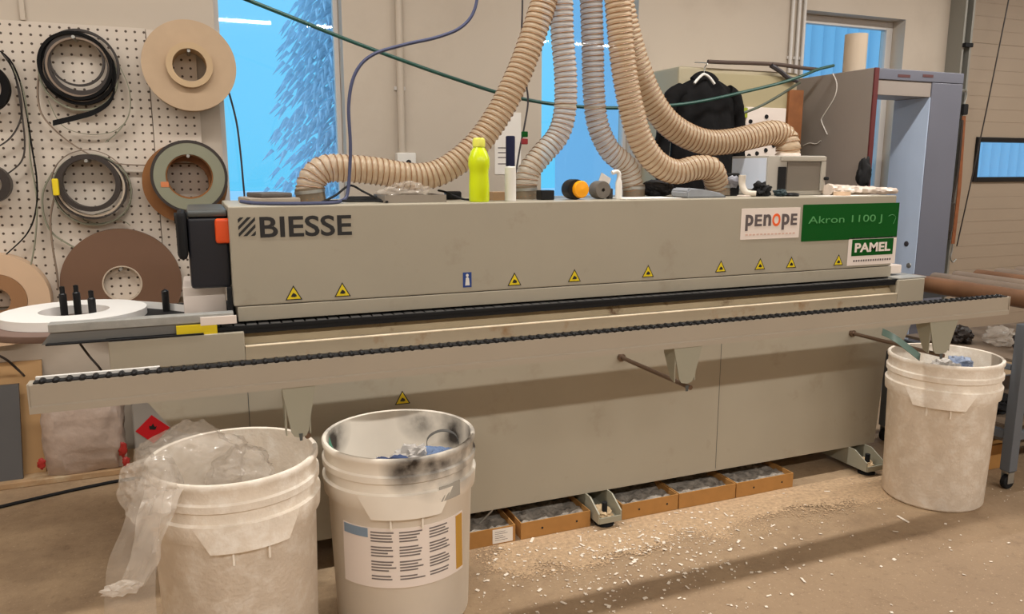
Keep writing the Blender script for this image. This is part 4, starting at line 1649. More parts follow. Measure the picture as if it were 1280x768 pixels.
def onhood(px, Y):
    q = at(px, 248, Y=Y)
    return Vector((q.x, Y, Z0))


def zat(px, py, Y):
    return at(px, py, Y=Y).z


# yellow bottle
c = onhood(599, 2.915)
def bz(py): return zat(599, py, 2.915)
r = (at(611, 230, Y=2.915).x - at(587, 230, Y=2.915).x) / 2
s = thing('drink_bottle', 'bright yellow green drink bottle standing at the front edge of the hood', 'bottle', c)
yl = mat('neon_yellow_plastic', srgb(205, 222, 10), .3)
bm = new()
H = bz(184) - Z0
lathe(bm, [(0, 0), (r * .92, 0), (r, .008), (r * 1.0, H * .3), (r * .93, H * .5), (r * .95, H * .58), (r * 1.06, H * .68), (r * 1.02, H * .8), (r * .8, H * .92), (r * .56, H * .99), (r * .54, H)], 40, c)
obj('bottle_body', bm, yl, s)
bm = new(); h2_ = bz(172) - Z0
lathe(bm, [(r * .6, H + .0005), (r * .62, H + .003), (r * .62, h2_ - .01), (r * .5, h2_ - .002), (0, h2_)], 28, c); obj('cap', bm, mat('pale_yellow_plastic', srgb(226, 226, 90), .35), s)
# white tube with navy cap
c = onhood(638, 2.93)
s = thing('spray_tube', 'white tube with tall navy cap beside the yellow bottle', 'tube', c)
r = .0225
zc_ = zat(638, 208, 2.93) - Z0; zt_ = zat(638, 170, 2.93) - Z0
bm = new(); lathe(bm, [(0, 0), (r, 0), (r * 1.03, .004), (r * 1.0, zc_ - .004), (r * .8, zc_)], 28, c); obj('tube_body', bm, M_WHITE, s)
bm = new(); lathe(bm, [(r * .82, zc_ + .0005), (r * .84, zt_ - .004), (r * .7, zt_), (0, zt_)], 28, c); obj('cap', bm, M_NAVY, s)
# brown carton
c = onhood(622, 3.02)
bm = new(); box(bm, c.x - .028, c.x + .028, 3.0, 3.06, Z0, zat(622, 240, 3.0), bev=.002)
tag(obj('small_carton', bm, mat('brown_carton', srgb(150, 120, 88), .8)), 'small brown carton between the yellow bottle and navy capped tube', 'box')
# grey tray with wrapped parts
a, b = onhood(481, 2.93), onhood(558, 2.93)
s = thing('parts_tray', 'grey shallow tray with crumpled wrapping on the hood', 'tray', ((a.x + b.x) / 2, 2.93, Z0))
bm = new(); h_ = zat(520, 244, 2.93) - Z0
t = .004
box(bm, a.x, b.x, 2.93, 2.934, Z0, Z0 + h_); box(bm, a.x, b.x, 3.126, 3.13, Z0, Z0 + h_)
box(bm, a.x, a.x + t, 2.934, 3.126, Z0, Z0 + h_); box(bm, b.x - t, b.x, 2.934, 3.126, Z0, Z0 + h_); box(bm, a.x + t, b.x - t, 2.934, 3.126, Z0, Z0 + t)
obj('tray_body', bm, mat('tray_grey', srgb(140, 130, 118), .5), s, False)
crumple('wrapping', 'crumpled clear wrapping lying in the grey tray', 'wrapping', ((a.x + b.x) / 2 - .01, 3.03, Z0 + .042), (.095, .07, .034), 41, M_FILM, .5, 4, 2.6, Z0 + .0045)
# grey folded sheets at the left end
for (x0, x1, y0, y1, z0, z1, rz, lab) in ((306, 372, 3.0, 3.25, 0, .022, .1, 'grey folded sheet at the left end of the hood, lowest of the two'), (318, 360, 3.03, 3.2, .023, .04, .25, 'grey folded sheet with dark top lying on the other one')):
    a, b = onhood(x0, y0), onhood(x1, y0)
    bm = new()
    box(bm, -(b.x - a.x) / 2, (b.x - a.x) / 2, -(y1 - y0) / 2, (y1 - y0) / 2, 0, z1 - z0, bev=.005)
    o = obj('folded_sheet', bm, mat('sheet_grey' if z0 == 0 else 'sheet_dark_grey', srgb(150, 138, 124) if z0 == 0 else srgb(92, 84, 78), .7, var=.1, scale=10))
    o.location = ((a.x + b.x) / 2, (y0 + y1) / 2, Z0 + z0); o.rotation_euler = (0, 0, rz)
    tag(o, lab, 'sheet', 'folded sheets on the hood')


def cable(name, pts, r, m, label, cat='cable', n=8):
    bm = new(); tube(bm, smooth_path(pts, n), r, 8)
    return tag(obj(name, bm, m), label, cat)


M_BLUEC = mat('blue_grey_cable', srgb(62, 68, 98), .5)
M_DKC = mat('dark_grey_cable', srgb(58, 54, 58), .5)
# loop cable from the ceiling, then along the hood front
P = hp(3.0, (592, -60), (597, -15), (592, 15), (575, 35), (545, 47), (505, 56), (465, 69), (444, 92), (436, 130), (438, 180), (437, 215))
P += [Vector((onhood(434, 2.99).x, 2.99, Z0 + .03)), Vector((onhood(425, 2.96).x, 2.96, Z0 + .008)), Vector((onhood(410, 2.9).x, 2.885, Z0 + .006)), Vector((onhood(375, 2.88).x, 2.865, Z0 + .006)), Vector((onhood(345, 2.9).x, 2.89, Z0 + .006)), Vector((onhood(320, 2.95).x, 2.96, Z0 + .006)), Vector((onhood(300, 3.0).x, 2.99, Z0 + .012))]
P.insert(0, Vector((P[0].x - .05, 3.0, ZC - .01)))
cable('hanging_cable', P, .0065, M_BLUEC, 'blue grey cable looping down from the ceiling to the left part of the hood')
P = hp(4.365, (281, 100), (288, 122), (296, 155), (301, 195), (304, 228), (307, 262), (312, 330))
cable('hanging_cable', P, .005, M_DKC, 'thin dark cable dropping from behind the cardboard spool past the leftmost window')
P = hp(3.35, (652, -90), (653, 0), (652, 55), (656, 95), (660, 125), (656, 155), (650, 185), (645, 215), (640, 240))
cable('hanging_cable', P, .0045, M_DKC, 'thin dark cord crossing the amber hose, green and red clip on it')
s = thing('cord_clip', 'green and red clip on the thin cord above the navy cap', 'clip', at(653, 175, Y=3.33))
for py, m, nm in ((168, M_GREEN, 'green_clip'), (177, mat('red_clip_plastic', srgb(150, 40, 45), .5), 'red_clip')):
    q = at(655, py, Y=3.33)
    bm = new(); box(bm, q.x - .012, q.x + .016, 3.318, 3.338, q.z - .013, q.z + .013, bev=.004); obj(nm, bm, m, s)
# black cable muddle left of the tray
for k, (pts, lab) in enumerate((([(402, 2.95, .006), (420, 3.0, .03), (438, 3.05, .065), (455, 3.05, .04), (478, 2.98, .006), (484, 2.9, .006)], 'black lead arching over the hood left of the grey tray'),
                                ([(405, 3.02, .007), (430, 2.96, .01), (450, 2.99, .007), (470, 2.95, .008), (478, 2.92, .006)], 'black lead lying flat on the hood left of the grey tray'),
                                ([(548, 3.14, .04), (556, 3.1, .035), (568, 3.05, .02), (580, 3.0, .007), (592, 2.98, .006)], 'black lead lying between the grey tray and yellow bottle'))):
    cable('loose_lead', [Vector((onhood(a_, y_).x, y_, Z0 + z_)) for a_, y_, z_ in pts], .0045, M_BLACK, lab)
bm = new(); q = onhood(455, 3.02); box(bm, q.x - .06, q.x + .07, 3.06, 3.1, Z0, Z0 + .022, bev=.008)
tag(obj('black_handle_tool', bm, M_BLACKG), 'black bar shaped tool lying left of the grey tray', 'tool')
bm = new(); q = onhood(567, 3.18); box(bm, q.x - .035, q.x + .035, 3.17, 3.21, Z0, Z0 + .035, bev=.008)
tag(obj('charger_plug', bm, M_BLACKG), 'black plug block right behind the grey tray', 'plug')

# black box, tape measure, grey roller, white spray bottle
q = onhood(684, 2.98)
bm = new(); box(bm, q.x - .03, q.x + .03, 2.97, 3.03, Z0, zat(684, 238, 2.97), bev=.004); tag(obj('black_box', bm, M_BLACKG), 'small black box left of the orange faced roll', 'box')
s_ = onhood(722, 2.99)
s = thing('orange_roll', 'black roll with bright orange yellow face on the hood', 'roll', s_)
R = .043
bm = new(); lathe(bm, [(0, -.03), (R * .95, -.03), (R, -.022), (R, .03), (R * .95, .04), (0, .04)], 32, (s_.x - .018, 2.99, Z0 + R), 'y'); obj('roll_body', bm, M_BLACKG, s)
bm = new(); lathe(bm, [(0, -.052), (R * .3, -.05), (R * .75, -.048), (R * .86, -.04), (R * .86, -.0305), (0, -.0305)], 32, (s_.x - .004, 2.99, Z0 + R), 'y'); obj('orange_face', bm, mat('amber_orange', srgb(245, 165, 10), .4), s)
q = onhood(750, 3.0)
s = thing('grey_roller', 'grey wheel shaped tool right of the orange faced roll', 'tool', q)
bm = new(); lathe(bm, [(.008, -.03), (.036, -.03), (.039, -.02), (.039, .03), (.036, .04), (.008, .04)], 28, (q.x, 3.0, Z0 + .039), 'y', close=True); obj('wheel', bm, mat('roller_grey', srgb(105, 98, 90), .5, var=.15, scale=30), s)
bm = new(); box(bm, q.x + .036, q.x + .06, 2.99, 3.02, Z0, Z0 + .045, bev=.005); obj('handle', bm, M_DK, s)
q = onhood(773, 2.94)
s = thing('white_bottle', 'small white bottle with bent spout right of the grey wheel tool', 'bottle', q)
bm = new(); lathe(bm, [(0, 0), (.013, 0), (.0145, .006), (.0145, .07), (.010, .085), (.009, .095)], 20, q); obj('bottle_body', bm, M_WHITE, s)
bm = new(); tube(bm, smooth_path([q + Vector((.0, 0, .088)), q + Vector((0, 0, .108)), q + Vector((-.012, 0, .118)), q + Vector((-.034, 0, .112))], 5), .0095, 12); obj('spout', bm, M_WHITE, s)
q = at(757, 221, Y=3.22)
bm = new(); box(bm, -.03, .03, -.0015, .0015, -.045, .045, bev=.0006)
o = obj('white_card', bm, M_PAPER); o.rotation_euler = (-.25, .5, 0); o.location = (q.x, 3.24, Z0 + .06)
tag(o, 'white card leaning crooked behind the grey wheel tool', 'card')
a, b = onhood(780, 2.9), onhood(850, 2.9)
bm = new(); box(bm, a.x, b.x, 2.885, 3.06, Z0, Z0 + .0035, bev=.001); tag(obj('white_sheet', bm, M_PAPER), 'white sheet lying on the hood under the low U shaped hose', 'sheet')
# black pouch
q = onhood(826, 3.16)
crumple('black_pouch', 'black limp pouch between the two right hand hose ends', 'pouch', (q.x, 3.2, Z0 + .035), (.085, .06, .045), 51, mat('black_fabric', (.012, .011, .012, 1), .8), .3, 4, 1.6, Z0)
# grey folded bag
q = onhood(876, 2.96)
bm = new()
prism(bm, [(q.x - .10, Z0), (q.x + .12, Z0), (q.x + .085, Z0 + .02), (q.x - .0, Z0 + .036), (q.x - .085, Z0 + .045), (q.x - .105, Z0 + .03)], 'y', 2.92, 3.05)
bmesh.ops.bevel(bm, geom=bm.edges[:], offset=.006, segments=2, affect='EDGES')
tag(obj('grey_cloth', bm, mat('blue_grey_cloth', srgb(142, 146, 152), .7, var=.08, scale=20)), 'folded blue grey cloth in front of the U shaped hose end', 'cloth')
# dark fan unit with silver innards
q = onhood(912, 3.1)
s = thing('motor_unit', 'black unit with silver crumpled top left of the grey screened box', 'motor', q)
bm = new(); box(bm, q.x - .042, q.x + .042, 3.08, 3.16, Z0, Z0 + .11, bev=.008); obj('motor_housing', bm, M_BLACKG, s)
bm = new(); crumple_bm(bm, (q.x, 3.078, Z0 + .07), (.035, .01, .03), 61, .5, 3, 2.5); obj('silver_coil', bm, mat('silver_foil', srgb(150, 150, 158), .35, .6), s)
bm = new(); tube(bm, smooth_path([(q.x - .03, 3.14, Z0 + .12), (q.x - .03, 3.14, Z0 + .14), (q.x - .05, 3.14, Z0 + .15)], 4), .012, 8); obj('pipe_stub', bm, M_DKC, s)
# white hooked bracket
q = onhood(936, 2.98)
s = thing('white_clamp', 'pale curved clamp standing left of the black gloves', 'clamp', q)
bm = new(); tube(bm, smooth_path([q + Vector((-.02, .03, .10)), q + Vector((-.018, .03, .055)), q + Vector((-.008, .01, .02)), q + Vector((.025, -.02, .014))], 7), lambda i: .017 - .0002 * i, 14); obj('clamp_arm', bm, mat('pale_clamp', srgb(206, 196, 182), .5), s)
bm = new(); box(bm, q.x - .03, q.x + .03, 2.97, 3.03, Z0, Z0 + .006, bev=.002); obj('clamp_foot', bm, M_SIGNW, s)
# black gloves
q = onhood(955, 2.99)
crumple('work_glove', 'black crumpled work glove before the grey screened box', 'glove', (q.x - .01, 3.0, Z0 + .03), (.05, .035, .038), 71, M_BLACK, .6, 4, 2.2, Z0)
crumple('work_glove', 'smaller teal black glove right of the other black glove', 'glove', (q.x + .07, 2.96, Z0 + .016), (.03, .03, .018), 72, mat('teal_black', srgb(28, 48, 52), .6), .5, 4, 2.2, Z0)
q = onhood(990, 2.95)
bm = new(); lathe(bm, [(0, 0), (.03, 0), (.034, .006), (.03, .014), (.01, .017), (0, .017)], 24, q); tag(obj('black_puck', bm, M_BLACKG), 'flat black puck in front of the grey screened box', 'puck')

# control box with grey screen
YC0, YC1 = 3.06, 3.34
a, b = at(958, 243, Y=YC0), at(1033, 195, Y=YC0)
s = thing('control_box', 'light grey box with dark grey screen at the right end of the hood', 'control box', ((a.x + b.x) / 2, YC0, Z0))
x0, x1, zb_, zt_ = a.x, b.x, Z0, b.z
bm = new(); box(bm, x0, x1, YC0, YC1, zb_, zt_, bev=.006); obj('case', bm, mat('light_grey_case', srgb(176, 170, 160), .45), s)
bm = new(); box(bm, x0 - .003, x0 - .0002, YC0 + .01, YC1 - .01, zb_ + .03, zt_ - .012, bev=.001); obj('side_lit_face', bm, mat('side_window_light', srgb(214, 222, 236), .4), s)  # added plate: its bluish white paints window light on the left side
bm = new()
w_, h_ = x1 - x0, zt_ - zb_
box(bm, x0 + w_ * .2, x1 - w_ * .02, YC0 - .012, YC0 - .0002, zt_ - h_ * .14, zt_ - h_ * .02, bev=.003)
box(bm, x1 - w_ * .1, x1 - w_ * .02, YC0 - .012, YC0 - .0002, zb_ + h_ * .1, zt_ - h_ * .145, bev=.003)
obj('screen_frame', bm, mat('grey_case_edge', srgb(165, 158, 146), .5), s)
bm = new(); box(bm, x0 + w_ * .32, x1 - w_ * .11, YC0 - .006, YC0 - .0002, zb_ + h_ * .12, zt_ - h_ * .16, bev=.001); obj('screen', bm, mat('screen_grey', srgb(112, 104, 94), .35, var=.05, scale=8), s)
bm = new(); box(bm, x0 + w_ * .17, x0 + w_ * .30, YC0 - .008, YC0 - .0002, zb_ + h_ * .05, zt_ - h_ * .28, bev=.002); obj('button_strip', bm, M_BLACKG, s)
bm = new(); lathe(bm, [(0, -.02), (.009, -.018), (.009, 0), (0, 0)], 14, (x1 - w_ * .03, YC0 - .012, zb_ + h_ * .42), 'y'); obj('small_knob', bm, M_BLACK, s)
bm = new(); lathe(bm, [(.064, zt_ + .0005), (.064, zt_ + .012), (.055, zt_ + .02), (.055, zt_ + .0005)], 28, (at(985, 190, Y=3.25).x, 3.25, 0), close=True); obj('hose_socket', bm, M_SIGNW, s)
# film roll and tape at the right end
s = thing('wrapping_roll', 'crumpled pale film roll at the right end of the hood', 'wrapping', onhood(1080, 3.0))
bm = new()
P = [Vector((onhood(u, 3.03).x, 3.03, Z0 + .03)) for u in (1032, 1045, 1060, 1075, 1090, 1105, 1117)]
P = smooth_path(P, 6)
rings_ = []
for i, p in enumerate(P):
    rg = []
    for k in range(18):
        an = 2 * PI * k / 18
        rr_ = (.028 - .012 * i / len(P)) * (1 + .35 * noise.noise(Vector((i * .5, math.cos(an) * 2, math.sin(an) * 2))))
        rg.append(bm.verts.new((p.x, p.y + math.cos(an) * rr_ * 1.6, max(Z0, Z0 + .026 - .012 * i / len(P) + math.sin(an) * rr_))))
    rings_.append(rg)
for A_, B_ in zip(rings_, rings_[1:]):
    for k in range(18):
        bm.faces.new((A_[k], A_[(k + 1) % 18], B_[(k + 1) % 18], B_[k]))
bm.faces.new(list(reversed(rings_[0]))); bm.faces.new(rings_[-1])
obj('film_roll', bm, mat('milky_wrap', srgb(212, 196, 182), .35, var=.08, scale=25), s, angle=30)
q = onhood(1052, 2.93)
bm = new(); ring(bm, .022, .04, 0, .018, q, 'z', 36); tag(obj('tape_ring', bm, M_TANB), 'tan tape ring in front of the pale film roll', 'tape')
a, b = onhood(1025, 2.9), onhood(1085, 2.9)
bm = new(); box(bm, a.x, b.x, 2.875, 2.965, Z0 - .0003, Z0 + .0003); tag(obj('white_sheet', bm, M_PAPER, None, False), 'white sheet under the tan tape ring', 'sheet')
bpy.data.objects['tape_ring'].location.z += .0006

# ================================================================== BACK WALL FURNITURE
# beige cabinet on the wall
a, b = at(849, 82, Y=4.0), at(999, 87, Y=4.0)
s = thing('wall_cabinet', 'beige metal cabinet behind the black jacket', 'cabinet', ((a.x + b.x) / 2, 4.0, 0))
bm = new(); box(bm, a.x, b.x, 4.0, YW - .002, .9, a.z, bev=.02); obj('carcass', bm, M_TAN, s)
bm = new(); box(bm, a.x + .16, b.x - .04, 3.985, 3.9995, .95, a.z - .03, bev=.006); obj('door', bm, mat('cabinet_khaki', srgb(168, 156, 122), .6), s)
cabx0, cabx1, cabz = a.x, b.x, a.z
q0, q1 = at(985, 112, Y=3.97), at(1001, 165, Y=3.97)
bm = new(); box(bm, q0.x + .01, q1.x, 3.965, 3.985, 0, q0.z, bev=.002); tag(obj('wooden_slat', bm, mat('orange_brown_wood', srgb(140, 86, 46), .6, var=.15, scale=14)), 'orange brown slat standing left of the grey booth', 'slat')
# straps on top
P = hp(3.97, (885, 77), (905, 78), (940, 79), (975, 81), (1003, 85), (1022, 87))
cable('dark_strap', P, .012, mat('strap_brown', srgb(82, 66, 58), .7), 'dark brown strap lying along the top of the beige cabinet', 'strap')
P = hp(3.96, (964, 82), (975, 89), (985, 97), (996, 101))
cable('dark_strap', P, .015, M_DKC, 'short dark strap hanging off the cabinet top towards the booth', 'strap')
# socket board
a, b = at(930, 134, Y=3.98), at(972, 210, Y=3.98)
s = thing('socket_board', 'white board of black sockets behind the uppermost hose', 'sockets', ((a.x + b.x) / 2, 3.98, b.z))
bm = new(); box(bm, a.x, b.x + .02, 3.955, 3.9845, b.z, a.z, bev=.004); sb = obj('board', bm, M_SIGNW, s)
for px, py in ((938, 152), (958, 146), (936, 195), (946, 192), (957, 188), (967, 182), (940, 204)):
    q = at(px, py, Y=3.955)
    bm = new(); lathe(bm, [(0, -.006), (.012, -.006), (.014, 0), (0, 0)], 14, (q.x, 3.9547, q.z), 'y'); obj('socket', bm, M_BLACK, sb)
q = at(931, 141, Y=3.95)
bm = new(); box(bm, q.x - .022, q.x + .018, 3.945, 3.9547, q.z - .03, q.z + .03, bev=.002); obj('green_tag', bm, mat('lime_tag', srgb(160, 170, 50), .6), s)['label'] = 'lime green tag'
q0, q1 = at(912, 194, Y=3.9), at(931, 214, Y=3.9)
s = thing('power_outlet', 'cream outlet box with a black hole below the uppermost hose', 'outlet', ((q0.x + q1.x) / 2, 3.9, q1.z))
bm = new(); box(bm, q0.x, q1.x, 3.9, 3.984, q1.z, q0.z, bev=.006); obj('outlet_box', bm, M_SIGNW, s)
bm = new(); lathe(bm, [(0, -.001), (.02, -.001), (.02, 0), (0, 0)], 16, (q0.x + (q1.x - q0.x) * .38, 3.8998, (q0.z + q1.z) / 2), 'y'); obj('outlet_hole', bm, M_INK, s, False)

# jacket on a hanger
YJ = 3.86
M_JACKET = mat('black_jacket_cloth', (.008, .0075, .008, 1), .85, var=.4, scale=12, bump=.4, bscale=30, spec=.15)
cxj = at(880, 120, Y=YJ).x
s = thing('black_jacket', 'black jacket hanging on a white hanger before the beige cabinet', 'jacket', (cxj, YJ, at(880, 95, Y=YJ).z))
prof = []
for py, hw_px, dpt in ((96, 9, .035), (100, 15, .05), (106, 26, .06), (113, 36, .07), (122, 39, .08), (140, 38, .085), (165, 37, .09), (195, 38, .09), (225, 40, .09), (245, 41, .09)):
    z = at(880, py, Y=YJ).z
    hw_ = (at(880 + hw_px, py, Y=YJ).x - at(880 - hw_px, py, Y=YJ).x) / 2
    prof.append((z, hw_, dpt))
bm = new()
rows = []
zz = [p[0] for p in prof]
N_ = 40
for k in range(N_ + 1):
    z = zz[0] + (zz[-1] - zz[0]) * k / N_
    for i in range(len(prof) - 1):
        if zz[i] >= z >= zz[i + 1] - 1e-9:
            t = (zz[i] - z) / (zz[i] - zz[i + 1])
            hw_ = prof[i][1] * (1 - t) + prof[i + 1][1] * t
            dpt = prof[i][2] * (1 - t) + prof[i + 1][2] * t
            break
    row = []
    for i in range(44):
        an = 2 * PI * i / 44
        f = .010 * noise.noise(Vector((math.cos(an) * 4, math.sin(an) * 2, z * 5))) + .008 * math.sin(an * 9 + z * 6)
        row.append(bm.verts.new((cxj + math.cos(an) * (hw_ + f * .5), YJ + math.sin(an) * (dpt + f), z)))
    rows.append(row)
for A_, B_ in zip(rows, rows[1:]):
    for i in range(44):
        bm.faces.new((A_[i], A_[(i + 1) % 44], B_[(i + 1) % 44], B_[i]))
bm.faces.new(rows[0]); bm.faces.new(rows[-1])
obj('jacket_body', bm, M_JACKET, s)
for pts in (((852, 114), (840, 122), (833, 145), (829, 175), (827, 210), (830, 238)), ((908, 116), (917, 124), (921, 145), (923, 172), (922, 205), (920, 235))):
    P = smooth_path(hp(YJ - .01, *pts), 7)
    bm = new(); tube(bm, P, lambda i: .050 - .0003 * i + .007 * noise.noise(Vector((i * .5, 0, pts[0][0]))), 16)
    obj('sleeve', bm, M_JACKET, s)
bm = new(); tube(bm, smooth_path(hp(YJ, (866, 100), (872, 95), (880, 93), (889, 96), (895, 102)), 5), .02, 12); obj('collar', bm, M_JACKET, s)
bm = new(); P = smooth_path(hp(YJ - .075, (868, 104), (874, 97), (880, 93), (887, 97), (893, 105)), 5); tube(bm, P, .008, 10)
hg = obj('hanger', bm, M_WHITE, s); hg['label'] = 'white plastic hanger'
bm = new(); P = smooth_path(hp(YJ - .07, (880, 93), (881, 84), (884, 79)) + [Vector((at(884, 79, Y=YJ).x, 3.98, cabz + .02))], 5); tube(bm, P, .003, 8); obj('hanger_hook', bm, M_STEEL, hg)

# notice sheet on the wall
a, b = at(618, 140, Y=YW), at(651, 218, Y=YW)
s = thing('notice_sheet', 'white ruled sheet on the wall left of the middle window', 'notice', ((a.x + b.x) / 2, YW, b.z))
bm = new(); box(bm, a.x, b.x, YW - .004, YW - .0006, b.z, a.z, bev=.001); ns = obj('sheet', bm, M_PAPER, s)
bm = new()
for py in (185, 191, 197, 205):
    q = at(628, py, Y=YW); box(bm, q.x - .03, q.x + .035, YW - .0048, YW - .0041, q.z - .003, q.z + .003)
obj('ruled_lines', bm, M_GREYTXT, ns, False)

# conduits
def conduit(px, y0, z1, r, label):
    q = at(px, y0, Y=YW - .02)
    bm = new(); lathe(bm, [(r, z1), (r, ZC - .002)], 12, (q.x, YW - .0005 - r - .004, 0))
    s = thing('conduit', label, 'pipe', (q.x, YW - .02, z1), 'conduits on the back wall')
    obj('pipe', bm, M_WALL if r > .015 else M_FRAME, s)
    bm = new(); box(bm, q.x - r * 1.6, q.x + r * 1.6, YW - .012, YW - .0006, z1 + .35, z1 + .37, bev=.002); obj('pipe_clip', bm, M_FRAME, s)
    return s, q


s, q = conduit(500, 100, at(500, 192, Y=YW).z, .02, 'pale conduit running down to the outlet box left of the amber hose')
a = at(507, 200, Y=YW - .03)
bm = new(); box(bm, a.x - .055, a.x + .055, YW - .06, YW - .0006, a.z - .045, a.z + .04, bev=.008); ob = obj('outlet_box', bm, M_WHITE, s)
bm = new(); lathe(bm, [(0, -.003), (.014, -.003), (.016, 0), (0, 0)], 14, (a.x + .01, YW - .0602, a.z - .015), 'y'); obj('outlet_hole', bm, M_INK, ob)
for px, lab in ((990, 'thin conduit, left of the three beside the upper right window'), (998, 'thin conduit, middle of the three beside the upper right window'), (1005, 'thin conduit, right of the three beside the upper right window')):
    conduit(px, 40, 1.9, .012, lab)

# ================================================================== GREEN HOSE, CORDS
P = hp(3.7, (300, -4), (370, 24), (440, 52), (510, 78), (570, 99), (630, 118), (690, 130), (760, 135), (835, 132))
P += [at(880, 126, Y=3.72), at(930, 115, Y=3.72), at(975, 104, Y=3.72), at(1005, 94, Y=3.74), at(1022, 87, Y=3.8), at(1042, 82, Y=3.85)]
P.insert(0, P[0] + (P[0] - P[1]) * 1.5)
P.insert(0, P[0] + (P[1] - P[2]) * ((ZC - .02 - P[0].z) / max(.01, (P[1] - P[2]).z)))
cable('air_hose', P, .009, mat('dark_green_hose', srgb(22, 72, 62), .45), 'dark green air hose sagging across the room to the grey booth', 'hose')
P = [at(925, 143, Y=3.9), at(950, 133, Y=3.85), at(975, 119, Y=3.8), at(1000, 103, Y=3.76)]
cable('air_hose', P, .008, mat('grey_green_hose', srgb(96, 104, 90), .5), 'short grey green hose under the dark green one beside the jacket', 'hose')
q0, q1 = at(1262, -6, Y=4.3), at(1196, 308, Y=4.3)
P = [q0 + (q0 - q1) * .25, q0, q0.lerp(q1, .5) + Vector((.01, 0, -.01)), q1]
cable('pull_cord', P, .005, M_DK, 'thin dark cord slanting down in front of the sectional door', 'cord')

# ================================================================== GREY BOOTH
BX0, BX1 = 3.81, 4.575
BY0 = 3.6
ZBT = 2.10
M_BOOTHL = mat('booth_beige_grey', srgb(150, 140, 132), .5, var=.03, scale=3)
M_BOOTHB = mat('booth_blue_grey', srgb(106, 108, 120), .42, var=.04, scale=3)
M_BOOTHLIT = mat('booth_blue_grey_window_lit', srgb(196, 212, 236), .4, var=.03, scale=4)  # pale blue grey with the window's blue daylight painted in
s = thing('steel_booth', 'tall grey open steel booth behind the right end of the machine', 'booth', ((BX0 + BX1) / 2, BY0, 0))
bm = new(); box(bm, BX0, BX0 + .03, BY0 + .001, 4.30, 0, ZBT, bev=.004); obj('side_panel', bm, M_BOOTHL, s)
bm = new(); box(bm, BX0 - .001, BX0 + .034, BY0 - .012, BY0, 0, ZBT, bev=.003); obj('edge_seal', bm, mat('dark_red_seal', srgb(92, 32, 32), .6), s)
bm = new(); box(bm, BX0 + .035, BX1, BY0, 3.88, 2.035, ZBT, bev=.006); lt = obj('lintel', bm, M_BOOTHB, s)
bm = new(); box(bm, BX0 + .035, 4.305, BY0 + .008, 3.86, 1.945, 2.034, bev=.004); obj('inner_lintel', bm, M_BOOTHL, s)
for px, w in ((1130, .05), (1160, .045)):
    q = at(px, 95, Y=BY0); bm = new(); box(bm, q.x - w, q.x + w, BY0 - .002, BY0 - .0002, q.z - .008, q.z + .008); obj('name_plate', bm, mat('plate_maroon', srgb(92, 56, 56), .5), lt, False)
bm = new(); box(bm, 4.306, BX1, BY0 + .001, 3.88, 0, 2.034, bev=.006); cp = obj('right_column', bm, M_BOOTHB, s)
bm = new(); box(bm, 4.300, 4.3055, BY0 + .006, 3.875, 0, 1.944, bev=.001); obj('column_lit_face', bm, M_BOOTHLIT, s)  # thin plate on the column's inner face, carries the painted window light
q = at(1136, 332, X=4.30); bm = new(); lathe(bm, [(0, -.006), (.016, -.004), (.018, 0), (0, 0)], 14, (4.2998, q.y, q.z), 'x'); obj('bolt', bm, M_STEEL, cp)
q = at(1133, 305, X=4.30); bm = new(); lathe(bm, [(0, -.006), (.016, -.004), (.018, 0), (0, 0)], 14, (4.2998, q.y, q.z), 'x'); obj('bolt', bm, M_DKC, cp)
bm = new(); q = at(1068, 80, Y=3.86)
lathe(bm, [(.068, ZBT - .02), (.068, at(1068, 43, Y=3.86).z), (.06, at(1068, 43, Y=3.86).z), (.06, ZBT - .02)], 32, (q.x, 3.86, 0), close=True)
obj('exhaust_stub', bm, mat('exhaust_beige', srgb(190, 172, 150), .5), s)
bm = new(); box(bm, BX0 + .032, BX1 - .001, 3.78, 3.95, ZBT - .02, ZBT - .001); obj('top_plate', bm, M_BOOTHB, s, False)
def sidept(px, py): 
    q = at(px, py, X=BX0 - .006); return q
cable('white_wire', [sidept(*p) for p in ((1041, 92), (1046, 105), (1043, 122), (1029, 145), (1027, 152), (1034, 168))], .0035, M_PAPER, 'white wire taped to the side of the booth', 'wire')
cable('white_wire', [sidept(*p) for p in ((1004, 182), (1012, 179), (1020, 180), (1026, 176))], .0035, M_PAPER, 'short white wire low on the side of the booth', 'wire')
q = at(1083, 238, Y=3.3)
bm = new(); crumple_bm(bm, (3.765, 3.57, 1.47), (.05, .03, .10), 81, .3, 4, 2); tag(obj('black_sack', bm, M_BLACK), 'black cloth bundle hanging at the front edge of the booth', 'cloth')

# strap with hook on the door track
s = thing('ratchet_strap', 'orange ratchet strap with hooks hanging beside the sectional door', 'strap', at(1206, 118, Y=4.24))
P = smooth_path(hp(4.24, (1205, 145), (1202, 190), (1199, 235), (1194, 280), (1191, 305)), 6)
bm = new(); band(bm, P, (1, 0, 0), .035, .006); obj('webbing', bm, mat('orange_webbing', srgb(132, 76, 40), .7, var=.15, scale=20), s)
P = smooth_path(hp(4.225, (1203, 150), (1198, 210), (1190, 255), (1187, 300)), 6)
bm = new(); band(bm, P, (1, 0, 0), .02, .006); obj('dark_webbing', bm, M_DK, s)
q = at(1205, 137, Y=4.24); bm = new(); box(bm, q.x - .025, q.x + .025, 4.22, 4.25, q.z - .04, q.z + .04, bev=.008); obj('ratchet', bm, M_BLACK, s)
q = at(1190, 270, Y=4.2); bm = new(); box(bm, q.x - .02, q.x + .025, 4.2, 4.22, q.z - .12, q.z + .1, bev=.008); obj('buckle', bm, M_DK, s)
bm = new(); tube(bm, smooth_path(hp(4.24, (1205, 130), (1208, 120), (1207, 113), (1202, 113)), 6), .006, 8); obj('hook', bm, M_STEEL, s)
